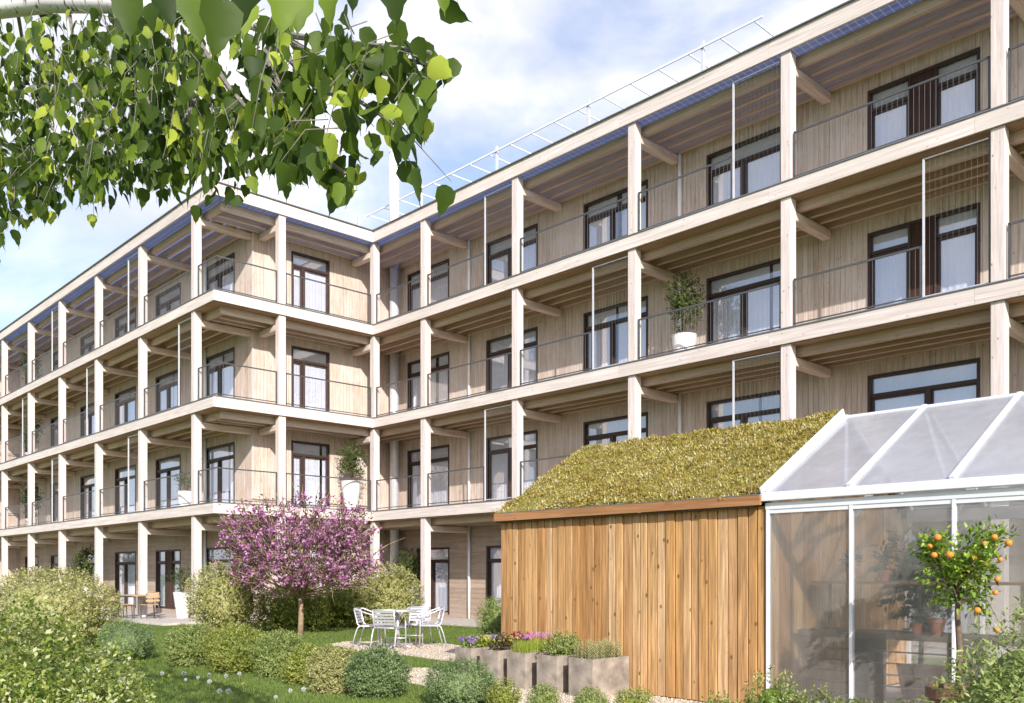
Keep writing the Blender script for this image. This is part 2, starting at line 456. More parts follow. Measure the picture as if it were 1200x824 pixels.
def pv_mat():
    m, nt, out = new_mat('blue_glass_roof_sheet'); lk = nt.links.new
    t = nt.nodes.new('ShaderNodeTexCoord'); br = nt.nodes.new('ShaderNodeTexBrick')
    br.offset = 0.0; br.inputs['Scale'].default_value = 1.0
    br.inputs['Brick Width'].default_value = 0.165; br.inputs['Row Height'].default_value = 0.165; br.inputs['Mortar Size'].default_value = 0.006
    br.inputs['Color1'].default_value = (.38, .42, .60, 1); br.inputs['Color2'].default_value = (.42, .46, .63, 1); br.inputs['Mortar'].default_value = (.85, .88, .95, 1)
    lk(t.outputs['Object'], br.inputs['Vector'])
    tr = nt.nodes.new('ShaderNodeBsdfTransparent'); lk(br.outputs['Color'], tr.inputs['Color'])
    tl = nt.nodes.new('ShaderNodeBsdfTranslucent'); lk(br.outputs['Color'], tl.inputs['Color'])
    p = pbsdf(nt, Roughness=0.12); lk(br.outputs['Color'], p.inputs['Base Color'])
    a = nt.nodes.new('ShaderNodeMixShader'); a.inputs[0].default_value = 0.5; lk(tr.outputs[0], a.inputs[1]); lk(tl.outputs[0], a.inputs[2])
    b = nt.nodes.new('ShaderNodeMixShader'); b.inputs[0].default_value = 0.3; lk(a.outputs[0], b.inputs[1]); lk(p.outputs[0], b.inputs[2])
    lk(b.outputs[0], out.inputs['Surface'])
    return m
M['pv'] = pv_mat()
M['frost'] = frosted_mat('frosted_greenhouse_sheet', .145)
M['frost_roof'] = frosted_mat('milky_greenhouse_roof_sheet', .39, True)

def birch_bark():
    m, nt, out = new_mat('white_birch_bark'); lk = nt.links.new
    t = nt.nodes.new('ShaderNodeTexCoord')
    n = nt.nodes.new('ShaderNodeTexNoise'); n.inputs['Scale'].default_value = 16; n.inputs['Detail'].default_value = 4
    mp = nt.nodes.new('ShaderNodeMapping'); mp.inputs['Scale'].default_value = (2.2, 2.2, .5)
    lk(t.outputs['Object'], mp.inputs[0]); lk(mp.outputs[0], n.inputs['Vector'])
    r = nt.nodes.new('ShaderNodeValToRGB')
    r.color_ramp.elements[0].position = .34; r.color_ramp.elements[0].color = (.05, .045, .04, 1)
    r.color_ramp.elements[1].position = .42; r.color_ramp.elements[1].color = (.68, .66, .66, 1)
    lk(n.outputs['Fac'], r.inputs['Fac'])
    p = pbsdf(nt, Roughness=.75); lk(r.outputs['Color'], p.inputs['Base Color']); lk(p.outputs[0], out.inputs['Surface'])
    return m
M['birch'] = birch_bark()

def ground_mat():
    m, nt, out = new_mat('mown_lawn'); lk = nt.links.new
    t = nt.nodes.new('ShaderNodeTexCoord')
    n1 = nt.nodes.new('ShaderNodeTexNoise'); n1.inputs['Scale'].default_value = 0.7; n1.inputs['Detail'].default_value = 5
    n2 = nt.nodes.new('ShaderNodeTexNoise'); n2.inputs['Scale'].default_value = 60; n2.inputs['Detail'].default_value = 4
    lk(t.outputs['Object'], n1.inputs[0]); lk(t.outputs['Object'], n2.inputs[0])
    r1 = nt.nodes.new('ShaderNodeValToRGB'); r1.color_ramp.elements[0].position = .35; r1.color_ramp.elements[1].position = .68
    r1.color_ramp.elements[0].color = (.10, .155, .035, 1); r1.color_ramp.elements[1].color = (.165, .225, .055, 1)
    r2 = nt.nodes.new('ShaderNodeValToRGB'); r2.color_ramp.elements[0].color = (.5, .5, .5, 1); r2.color_ramp.elements[1].color = (1.2, 1.2, 1.1, 1)
    lk(n1.outputs['Fac'], r1.inputs['Fac']); lk(n2.outputs['Fac'], r2.inputs['Fac'])
    mu = nt.nodes.new('ShaderNodeMix'); mu.data_type = 'RGBA'; mu.blend_type = 'MULTIPLY'; mu.inputs[0].default_value = 1
    lk(r1.outputs['Color'], mu.inputs[6]); lk(r2.outputs['Color'], mu.inputs[7])
    p = pbsdf(nt, Roughness=.95); p.inputs['Specular IOR Level'].default_value = .1
    b = nt.nodes.new('ShaderNodeBump'); b.inputs['Strength'].default_value = .6; b.inputs['Distance'].default_value = .03
    lk(n2.outputs['Fac'], b.inputs['Height']); lk(b.outputs['Normal'], p.inputs['Normal'])
    lk(mu.outputs[2], p.inputs['Base Color']); lk(p.outputs[0], out.inputs['Surface'])
    return m
M['lawn'] = ground_mat()

def gravel_mat():
    m, nt, out = new_mat('beige_gravel'); lk = nt.links.new
    t = nt.nodes.new('ShaderNodeTexCoord')
    v = nt.nodes.new('ShaderNodeTexVoronoi'); v.inputs['Scale'].default_value = 28
    lk(t.outputs['Object'], v.inputs['Vector'])
    r = nt.nodes.new('ShaderNodeValToRGB')
    r.color_ramp.elements[0].color = (.38, .30, .22, 1); r.color_ramp.elements[1].color = (.60, .52, .43, 1)
    sx = nt.nodes.new('ShaderNodeSeparateColor'); lk(v.outputs['Color'], sx.inputs[0]); lk(sx.outputs[0], r.inputs['Fac'])
    p = pbsdf(nt, Roughness=.9); lk(r.outputs['Color'], p.inputs['Base Color'])
    b = nt.nodes.new('ShaderNodeBump'); b.inputs['Strength'].default_value = .9; b.inputs['Distance'].default_value = .02; b.invert = True
    lk(v.outputs['Distance'], b.inputs['Height']); lk(b.outputs['Normal'], p.inputs['Normal'])
    lk(p.outputs[0], out.inputs['Surface'])
    return m
M['gravel'] = gravel_mat()
M['stone'] = leafmat('gravel_stones', [(.34, .27, .20), (.50, .42, .33), (.60, .54, .46), (.42, .36, .30)], 0.0, .9, .2)

M['lf_birch'] = leafmat('birch_leaf', [(0.027, 0.052, 0.01), (0.043, 0.078, 0.011), (0.067, 0.115, 0.014), (0.049, 0.087, 0.012), (0.094, 0.156, 0.019), (0.183, 0.265, 0.031), (0.458, 0.531, 0.067)], .48, .5, .18)
M['lf_gold'] = leafmat('yellow_green_leaf', [(.17, .18, .045), (.30, .305, .095), (.42, .41, .17), (.54, .52, .27)], .3, .5)
M['lf_golddark'] = leafmat('deep_green_gold_leaf', [(0.125, 0.172, 0.033), (0.205, 0.251, 0.049), (0.307, 0.339, 0.07), (0.454, 0.46, 0.113)], .3, .5)
M['lf_sage'] = leafmat('sage_green_leaf', [(0.132, 0.183, 0.047), (0.205, 0.267, 0.074), (0.293, 0.351, 0.108), (0.41, 0.448, 0.161)], .3, .5)
M['lf_blue'] = leafmat('blue_green_leaf', [(0.095, 0.154, 0.061), (0.15, 0.221, 0.08), (0.205, 0.282, 0.114), (0.287, 0.362, 0.161)], .3, .5)
M['lf_front'] = leafmat('fresh_variegated_leaf', [(0.066, 0.116, 0.017), (0.141, 0.213, 0.029), (0.254, 0.309, 0.05), (0.358, 0.386, 0.132), (0.471, 0.502, 0.298)], .32, .45)
M['lf_dark'] = leafmat('dark_evergreen_leaf', [(.018, .04, .012), (.03, .062, .018), (.05, .085, .025)], .25, .45)
M['lf_balcony'] = leafmat('balcony_plant_leaf', [(.035, .06, .015), (.07, .105, .025), (.13, .16, .04)], .3, .45)
M['lf_citrus'] = leafmat('citrus_leaf', [(.05, .11, .014), (.12, .22, .024), (.24, .36, .04), (.38, .48, .07)], .35, .35, .5)
M['lf_bronze'] = leafmat('bronze_blossom_tree_leaf', [(.05, .055, .02), (.10, .05, .035), (.08, .09, .025), (.14, .11, .05)], .3, .5)
M['petal'] = leafmat('purple_pink_petal', [(0.235, 0.049, 0.176), (0.379, 0.106, 0.297), (0.479, 0.181, 0.4), (0.596, 0.311, 0.539), (0.722, 0.508, 0.697)], .35, .6)
M['grass'] = leafmat('grass_blade', [(.085, .14, .028), (.13, .19, .04), (.17, .235, .055), (.22, .27, .08)], .3, .6, .2, 1.2)
M['sedum'] = leafmat('sedum_roof_tuft', [(.18, .11, .045), (.15, .13, .025), (.25, .21, .032), (.34, .29, .05), (.33, .22, .09), (.42, .36, .08), (.50, .44, .18), (.62, .57, .38)], .2, .7, .15, 3.0)
M['orange'] = plain('orange_peel', (.58, .21, .03), .5, var=.12, scale=20)
M['fl_violet'] = leafmat('violet_petal', [(.16, .09, .32), (.30, .18, .46), (.42, .30, .58)], .3, .6)
M['fl_yellow'] = leafmat('yellow_petal', [(.50, .48, .07), (.62, .60, .16)], .3, .6)
M['fl_red'] = leafmat('red_petal', [(.30, .01, .02), (.55, .03, .03)], .3, .6)
M['fl_pink'] = leafmat('pink_chive_flower', [(.42, .16, .40), (.58, .30, .54), (.70, .46, .64)], .3, .6)
M['fl_white'] = leafmat('white_seed_head', [(.60, .62, .62), (.78, .80, .80)], .5, .8)
M['chive'] = leafmat('chive_blade', [(.20, .27, .03), (.30, .37, .05), (.40, .46, .09)], .35, .5)
M['pale_herb'] = leafmat('cream_edged_herb_leaf', [(.26, .28, .08), (.48, .47, .22), (.66, .63, .42)], .3, .6)

# ------------------------------------------------------------------ ground
g = MB(); g.poly([(-900, -900), (900, -900), (900, 900), (-900, 900)], 0.0)
tag(g.build('lawn_ground', M['lawn']), kind='structure')
patio_poly = [(8.1, -6.75), (9.9, -7.25), (11.2, -7.15), (13.6, -7.4), (12.6, -6.2), (11.2, -5.3), (9.8, -4.9), (8.3, -5.3), (7.7, -6.1)]
path_poly = [(12.9, -8.75), (13.25, -8.2), (14.3, -8.47), (14.9, -8.05), (26.0, -8.05), (26.0, -10.6), (21.1, -10.3), (18.2, -10.0), (15.9, -9.75), (14.4, -9.55)]
g = MB(); g.poly(patio_poly, 0.004); tag(g.build('gravel_patio', M['gravel']), kind='structure')
g = MB(); g.poly(path_poly, 0.008); tag(g.build('gravel_path', M['gravel']), kind='structure')
g = MB(); g.box(-40, -0.9, -6.55, -3.6, -0.2, 0.06); tag(g.build('terrace_paving', M['paving'], bevel=.01), kind='structure')
g = MB(); g.box(-0.9, 26, -0.55, 1.69, -0.2, 0.05); tag(g.build('house_side_paving', M['paving'], bevel=.01), kind='structure')

def in_poly(P, poly):
    x, y = P[:, 0], P[:, 1]; c = np.zeros(len(P), bool); n = len(poly)
    for i in range(n):
        x1, y1 = poly[i]; x2, y2 = poly[(i+1) % n]
        k = ((y1 > y) != (y2 > y)) & (x < (x2-x1) * (y-y1) / (y2-y1+1e-12) + x1)
        c ^= k
    return c

# ------------------------------------------------------------------ apartment building
B = thing('apartment_building', 'four storey timber apartment building with balconies on every floor and pale wooden posts', 'building')
DR = 1.70          # wall plane of the long right facade (posts at y = 0)
VL = -5.366        # post line of the projecting part
WL = -3.60         # wall plane of the projecting part
GW = -1.25         # wall plane of the gable end (posts at x = 0)
DECK = [0.05, 3.47, 6.47, 9.47]
TOP = [3.17, 6.17, 9.17, 12.15]
rp = [0.0, 2.668] + [2.668 + 4.023 * k for k in range(1, 6)]          # right posts
lp = [-1.342 - 4.05 * k for k in range(0, 7)]                         # left posts
RU1 = rp[-1] + 0.13
LU0 = lp[6] - 0.13
wr = [-0.44 + 4.02 * k for k in range(0, 6)]       # right windows, 2.23 wide
wl = [-4.60 - 4.06 * k for k in range(0, 6)]       # left windows, 2.16 wide
gwin = (-2.32, -0.93)
rng = random.Random(4)

def wall_boards(mb, axis, a0, a1, plane, sgn, z0, z1, openings, bw=0.125, thick=0.03):
    """vertical boards on plane; axis 'x' runs along u, 'y' along v; openings: (a, b, zbottom, ztop)"""
    a = a0
    while a < a1 - 1e-6:
        b = min(a + bw, a1)
        # split at opening borders
        cuts = [a] + [e for o in openings for e in (o[0], o[1]) if a + .004 < e < b - .004] + [b]
        cuts.sort()
        for c0, c1 in zip(cuts[:-1], cuts[1:]):
            m = (c0 + c1) / 2; segs = [(z0, z1)]
            for o in openings:
                if o[0] < m < o[1]:
                    segs = [s for s in ((z0, o[2]), (o[3], z1)) if s[1] - s[0] > .01]
            d = rng.uniform(0, .006)
            for s0, s1 in segs:
                p0, p1 = sorted((plane, plane + sgn * (thick + d)))
                if axis == 'x': mb.box(c0 + .003, c1 - .003, p0, p1, s0, s1)
                else: mb.box(p0, p1, c0 + .003, c1 - .003, s0, s1)
        a = b

def board_rows(mb, a0, a1, plane, sgn, z0, z1, openings, bh=0.16):
    z = z0
    while z < z1 - .02:
        zt = min(z + bh, z1)
        edges = [a0] + sorted(e for o in openings for e in (o[0], o[1]) if o[2] < (z+zt)/2 < o[3]) + [a1]
        for i in range(0, len(edges) - 1, 2):
            p0, p1 = sorted((plane, plane + sgn * (.03 + rng.uniform(0, .005))))
            if edges[i+1] - edges[i] > .02: mb.box(edges[i], edges[i+1], p0, p1, z + .003, zt - .003)
        z = zt

def backing(mb, axis, a0, a1, p0, p1, z0, z1, openings):
    ops = sorted(openings); cur = a0
    def bx(c0, c1, s0, s1):
        if c1 - c0 < .01 or s1 - s0 < .01: return
        if axis == 'x': mb.box(c0, c1, p0, p1, s0, s1)
        else: mb.box(p0, p1, c0, c1, s0, s1)
    for o in ops:
        bx(cur, o[0], z0, z1); bx(o[0], o[1], o[3], z1); bx(o[0], o[1], z0, o[2]); cur = o[1]
    bx(cur, a1, z0, z1)

def window(axis, a0, a1, plane, sgn, z0, z1, mull=0.45, style='door', seed=0):
    """dark framed balcony door in an opening; sgn: which way is outside along the normal"""
    r = random.Random(seed)
    def add(mb, c0, c1, d0, d1, s0, s1):           # d: depth inwards from the wall plane
        q0, q1 = sorted((plane - sgn * d0, plane - sgn * d1))
        if axis == 'x': mb.box(c0, c1, q0, q1, s0, s1)
        else: mb.box(q0, q1, c0, c1, s0, s1)
    f = MB(); w = a1 - a0; t = .062; tz = z1 - .47
    add(f, a0, a0 + t, -.045, .10, z0, z1); add(f, a1 - t, a1, -.045, .10, z0, z1)
    add(f, a0 + t, a1 - t, -.045, .10, z1 - t, z1); add(f, a0 + t, a1 - t, -.02, .10, z0, z0 + .05)
    pn = MB(); pan = MB(); inner = []
    if style == 'panel':
        m0, m1 = a0 + w * .40, a0 + w * .61
        add(f, m0 - .05, m0, -.03, .10, z0 + .05, z1 - t); add(f, m1, m1 + .05, -.03, .10, z0 + .05, z1 - t)
        add(pan, m0, m1, -.01, .06, z0 + .05, z1 - t)
        spans = [(a0 + t, m0 - .05), (m1 + .05, a1 - t)]
        for s0, s1 in spans: add(f, s0, s1, -.02, .10, tz, tz + .07)
    else:
        m = a0 + w * mull
        add(f, a0 + t, a1 - t, -.02, .10, tz, tz + .075)
        add(f, m - .045, m + .045, -.02, .10, z0 + .05, tz)
        spans = [(a0 + t, m - .045), (m + .045, a1 - t)]
    for i, (s0, s1) in enumerate(spans):
        k = .05 if i == 0 or style == 'panel' else .028        # leaf frame
        add(f, s0, s0 + k, .01, .08, z0 + .05, tz); add(f, s1 - k, s1, .01, .08, z0 + .05, tz)
        add(f, s0 + k, s1 - k, .01, .08, tz - k, tz); add(f, s0 + k, s1 - k, .01, .08, z0 + .05, z0 + .05 + k * 1.6)
        add(pn, s0 + k, s1 - k, .040, .048, z0 + .05 + k * 1.6, tz - k)
    for s0, s1 in (spans if style == 'panel' else [(a0 + t, a1 - t)]):
        add(pn, s0, s1, .040, .048, tz + .075 if style != 'panel' else tz + .07, z1 - t)
    fr = f.build('window', M['frame'], B)
    pn.build('pane', M['pane'], fr)
    if style == 'panel': pan.build('panel', M['panel'], fr)
    # folded curtain behind the glass, its pale colour doubling as reflected sky
    cu = MB(); n = 54; base = .075
    gap = r.choice([0, 0, 0, .0, .04, .08])
    gs = r.uniform(.45, .8)
    for i in range(n):
        x0, x1 = a0 + w * i / n, a0 + w * (i + 1) / n
        if gs < i / n < gs + gap: continue
        d0 = base + .005 * math.sin(i * 1.9 + seed) + .004 * math.sin(i * .7); d1 = base + .005 * math.sin((i+1) * 1.9 + seed) + .004 * math.sin((i+1) * .7)
        b = len(cu.v)
        for x, d in ((x0, d0), (x1, d1)):
            q = plane - sgn * d
            for z in (z0 - .02, z1 + .05): cu.v.append((x, q, z) if axis == 'x' else (q, x, z))
        cu.f.append((b, b+2, b+3, b+1))
    cu.build('curtain', M['curtain'], fr, smooth=False)
    return fr

# --- walls and windows, storey by storey
wallR, wallG, wallLft, wallH, roomm = MB(), MB(), MB(), MB(), MB()
bkR = MB()
sd = 0
for lv in range(4):
    z0, z1, dk = DECK[lv], TOP[lv], DECK[lv]
    wt_ = dk + 2.17 if lv else 2.32
    zs = dk + (.10 if lv == 0 else .02)
    ceil = z1 - .02 if lv < 3 else 12.10
    opsR, opsL = [], []
    for k, a in enumerate(wr):
        if lv == 0 and k == 0: a0, a1 = a + .55, a + 2.23
        else: a0, a1 = a, a + 2.23
        opsR.append((a0, a1, zs, wt_))
        sd += 1
        st = 'panel' if (k == 4 and lv in (2, 3)) else 'door'
        window('x', a0, a1, DR, -1, zs, wt_, .45 if not (k == 4) else .56, st, sd)
    for k, a in enumerate(wl):
        opsL.append((a, a + 2.16, zs, wt_)); sd += 1
        window('x', a, a + 2.16, WL, -1, zs, wt_, .45, 'panel' if lv == 0 and k == 1 else 'door', sd)
    opsG = [(gwin[0], gwin[1], zs, wt_ + .05)]
    sd += 1
    window('y', gwin[0], gwin[1], GW, 1, zs, wt_ + .05, .32, 'door', sd)
    bot = -.1 if lv == 0 else dk - .10
    if lv == 0:
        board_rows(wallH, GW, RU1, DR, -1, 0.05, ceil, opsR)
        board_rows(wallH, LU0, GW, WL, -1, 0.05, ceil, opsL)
    else:
        wall_boards(wallR, 'x', GW + .036, RU1, DR, -1, dk, ceil, opsR)
        wall_boards(wallLft, 'x', LU0, GW, WL, -1, dk, ceil, opsL)
    wall_boards(wallG, 'y', WL - .05, DR - .036, GW, 1, dk, ceil, opsG)
    backing(bkR, 'x', GW, RU1, DR + .001, DR + .16, bot, TOP[lv] + .30, opsR)
    backing(bkR, 'x', LU0, GW - .002, WL + .001, WL + .16, bot, TOP[lv] + .30, opsL)
    backing(bkR, 'y', WL + .161, DR, GW - .16, GW - .001, bot, TOP[lv] + .30, opsG)
    # rooms behind the openings: floor, ceiling and partitions
    for (x0, x1, y0, y1) in ((LU0 + .2, GW - .17, WL + .17, 7.4), (GW - .16, RU1, DR + .17, 7.4)):
        roomm.box(x0, x1, y0, y1, dk - .08, dk)
        roomm.box(x0, x1, y1, y1 + .1, dk, wt_ + .3)
        roomm.box(x0, x1, y0, y1, wt_ + .3, wt_ + .36)
    for k in range(-6, 6):
        xx = -.44 + 4.02 * k - .9
        if -2 < xx < 0: continue
        roomm.box(xx, xx + .1, (WL if xx < GW else DR) + .17, 7.4, dk, wt_ + .3)
wallR.build('upper_facade_cladding', M['clad'], B)
wallLft.build('projecting_facade_cladding', M['clad'], B)
wallG.build('gable_cladding', M['clad'], B)
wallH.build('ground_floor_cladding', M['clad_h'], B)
bkR.build('outer_wall', M['room'], B)
roomm.build('interior', M['room'], B)
MB().box(GW - .02, GW + .06, WL - .06, WL - .031, 0.05, 12.1).build('corner_board', M['post'], B)
MB().box(LU0 - .4, LU0 - .201, VL - .17, 7.5, 0, 12.5).build('end_wall', M['clad'], B)
rf = MB(); rf.box(LU0 - .2, GW - .002, WL + .17, 9, 12.30, 12.42); rf.box(GW, RU1, DR + .17, 9, 12.30, 12.42); rf.build('roof', M['roofing'], B)

# --- floor slabs, fascias, ceilings with joists
for lv in (1, 2, 3, 4):
    zt = TOP[lv-1]; zd = zt + .30
    top = lv == 4
    if top: zd = 12.50
    fa = MB()
    for a_, b_ in zip([.13] + [u - .35 for u in rp[2:-1]], [u - .354 for u in rp[2:-1]] + [RU1]): fa.box(a_, b_, -.15, -.10 - rng.uniform(0, .002), zt, zd)
    fa.build('fascia', M['fascia_x'], B)
    fb_ = MB(); xs_ = [.13] + [u - .9 for u in lp[1:]] + [LU0 - .2]
    for a_, b_ in zip(xs_[1:], xs_[:-1]): fb_.box(a_ + .004, b_, VL - .17, VL - .12 - rng.uniform(0, .002), zt, zd)
    fb_.build('fascia', M['fascia_x'], B)
    MB().box(.08, .13, VL - .12, -.15, zt, zd).build('fascia', M['fascia_y'], B)
    fl = MB(); e = .022 if not top else .05
    fl.box(.13 + e, RU1, -.15 - e, -.06, zd, zd + .022); fl.box(LU0 - .2, .13 + e, VL - .17 - e, VL - .06, zd, zd + .022); fl.box(.05, .13 + e, VL - .06, -.06, zd, zd + .022)
    fl.build('flashing', M['flash'], B)
    jz0, jz1 = zt - .22, zt - .02
    if top: jz1 = zt + .02
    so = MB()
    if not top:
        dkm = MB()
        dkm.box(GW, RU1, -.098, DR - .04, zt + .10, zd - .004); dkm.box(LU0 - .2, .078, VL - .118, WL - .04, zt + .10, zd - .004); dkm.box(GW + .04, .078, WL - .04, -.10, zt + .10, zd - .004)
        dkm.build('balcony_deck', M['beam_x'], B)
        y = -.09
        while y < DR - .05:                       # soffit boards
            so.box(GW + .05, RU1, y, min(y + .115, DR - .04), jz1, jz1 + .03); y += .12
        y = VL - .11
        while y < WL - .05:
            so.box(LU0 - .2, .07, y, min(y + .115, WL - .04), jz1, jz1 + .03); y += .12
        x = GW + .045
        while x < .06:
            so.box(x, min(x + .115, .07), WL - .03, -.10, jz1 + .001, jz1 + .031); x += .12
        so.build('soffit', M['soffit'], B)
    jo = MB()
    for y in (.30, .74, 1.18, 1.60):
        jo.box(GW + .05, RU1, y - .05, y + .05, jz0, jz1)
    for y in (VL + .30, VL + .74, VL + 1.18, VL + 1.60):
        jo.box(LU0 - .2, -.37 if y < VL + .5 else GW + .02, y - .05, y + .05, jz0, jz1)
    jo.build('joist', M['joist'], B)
    jg = MB()
    for x in (-.30, -.74, -1.14):
        jg.box(x - .05, x + .05, (VL + .24) if x > -.4 else VL + .4, .2, jz0, jz1)
    jg.build('joist', M['beam_y'], B)
    if top:
        pv = MB(); pv.box(.13, RU1, -.10, DR + .17, 12.175, 12.187); pv.box(LU0 - .2, .08, VL - .12, WL + .17, 12.175, 12.187); pv.box(GW, .08, WL + .17, -.10, 12.175, 12.187); pv.box(GW, .13, -.10, DR + .17, 12.175, 12.187)
        pv.build('glass_canopy', M['pv'], B)
# --- posts and cross beams
def jit(): return rng.uniform(-.004, .004)
for lv in range(4):
    z0 = 0.0 if lv == 0 else DECK[lv] + .022
    zt = TOP[lv] - .001
    pw = .115
    for i, u in enumerate(rp):
        MB().box(u - pw, u + pw, -.098, .125, z0, zt).build('post', M['post'], B, bevel=.012)
        if i: MB().box(u - .105, u + .105, .126, DR - .037, zt - .43, zt - .235).build('crossbeam', M['beam_y'], B, bevel=.03)
    for i, u in enumerate(lp):
        MB().box(u - pw, u + pw, VL - .118, VL + .105, z0, zt).build('post', M['post'], B, bevel=.012)
        MB().box(u - .10, u + .10, VL + .106, WL - .037, zt - .43, zt - .235).build('crossbeam', M['beam_y'], B, bevel=.03)
    v = -3.354
    MB().box(-.145, .078, v - pw, v + pw, z0, zt).build('post', M['post'], B, bevel=.012)
    MB().box(GW + .037, -.146, v - .10, v + .10, zt - .43, zt - .235).build('crossbeam', M['beam_x'], B, bevel=.03)
    MB().box(GW + .037, -.146, -.09, .11, zt - .43, zt - .235).build('crossbeam', M['beam_x'], B, bevel=.03)
# --- railings and wire screens
def railing(pts, zd, posts=True):
    """pts: run in plan; thin steel frame with vertical wires"""
    f = MB(); w = MB()
    for a, b in zip(pts[:-1], pts[1:]):
        a = Vector((a[0], a[1], 0)); b = Vector((b[0], b[1], 0)); d = (b - a); n = d.length
        for z, h in ((zd + 1.0, .034), (zd + .10, .022)):
            f.bar(a + Vector((0, 0, z)), b + Vector((0, 0, z)), .034, h)
        k = int(n / .1)
        for i in range(1, k):
            p = a + d * (i / k)
            w.bar(p + Vector((0, 0, zd + .11)), p + Vector((0, 0, zd + .984)), .0035, .0035)
    for p in (pts[0], pts[-1]):
        f.box(p[0] - .017, p[0] + .017, p[1] - .017, p[1] + .017, zd + .03, zd + 1.017)
    o = f.build('railing', M['steel'], B)
    w.build('wire_infill', M['wire'], o)
def screen(x0, x1, y, zd, h=2.60):
    f = MB(); w = MB()
    f.box(x0 - .017, x0 + .017, y - .017, y + .017, zd + .02, zd + h)
    f.box(x0 + .022, x1 - .02, y - .01, y + .01, zd + h - .02, zd + h); f.box(x0 + .022, x1 - .02, y - .01, y + .01, zd + .06, zd + .08)
    o = f.build('wire_screen', M['galv'], B)
    MB().box(x1 - .02, x1, y - .02, y + .02, zd + .02, zd + h).build('screen_stile', M['steel'], o)
    k = int((x1 - x0) / .1)
    for i in range(1, k):
        x = x0 + (x1 - x0) * i / k
        w.bar((x, y, zd + .09), (x, y, zd + h - .03), .002, .002)
    w.build('wire_net', M['wire'], o)
for lv in (1, 2, 3):
    zd = DECK[lv]
    for i in range(len(rp) - 1):
        a, b = rp[i] + .16, rp[i+1] - .16
        if i > 0 and (i % 2 == 1) == (lv in (1, 3)):
            screen(rp[i+1] - 1.28, rp[i+1] - .145, -.02, zd); b = rp[i+1] - 1.33
        railing([(a, -.02), (b, -.02)], zd)
    for i in range(6):
        a, b = lp[i+1] + .16, lp[i] - .16
        if (i % 2 == 1) == (lv in (1, 3)):
            screen(lp[i] - 1.2, lp[i] - .145, VL - .02, zd); b = lp[i] - 1.25
        railing([(a, VL - .02), (b, VL - .02)], zd)
    railing([(lp[6] - .2, WL - .1), (lp[6] - .2, VL - .02)], zd)
    railing([(lp[0] + .16, VL - .02), (0, VL - .02), (0, -3.354 - .16)], zd)
    railing([(0, -3.354 + .16), (0, -.16)], zd)
# --- pipes, flue, roof pergola
MB().tube([(-.79, 1.36, 0), (-.79, 1.36, 12.4)], .155, 20).build('flue_pipe', M['galv'], B, smooth=True)
fl = MB().tube([(-.79, 1.36, 12.2), (-.79, 1.36, 15.8)], .165, 20); fl.tube([(-.79, 1.36, 15.8), (-.79, 1.36, 15.87)], .18, 20)
fl.build('chimney_flue', M['white'], B, smooth=True)
for lv in range(4):
    zt = TOP[lv]
    for x in (2.82, 2.82 + 8.04, 2.82 + 16.08):
        MB().tube([(x, DR - .085, DECK[lv]), (x, DR - .085, zt - .03)], .045, 12).build('downpipe', M['white'], B, smooth=True)
    MB().tube([(lp[1] + .95, WL - .085, DECK[lv]), (lp[1] + .95, WL - .085, zt - .03)], .045, 12).build('downpipe', M['white'], B, smooth=True)
pg = MB()
pg.box(-3.4, 12.95, 1.98, 2.02, 14.56, 14.60); pg.box(-3.4, 12.95, 6.0, 6.04, 14.56, 14.60)
for k in range(18):
    x = 12.72 - .94 * k
    pg.box(x - .016, x + .016, 2.021, 5.999, 14.564, 14.596)
pg.build('roof_pergola', M['white'], B)
for k in range(5):
    for y in (2.0, 6.04):
        x = 11.24 - 3.81 * k
        MB().box(x - .04, x + .04, y + .021 if y < 3 else y - .06, y + .09 if y < 3 else y - .041, 12.42, 14.75).build('pergola_post', M['galv'], B)

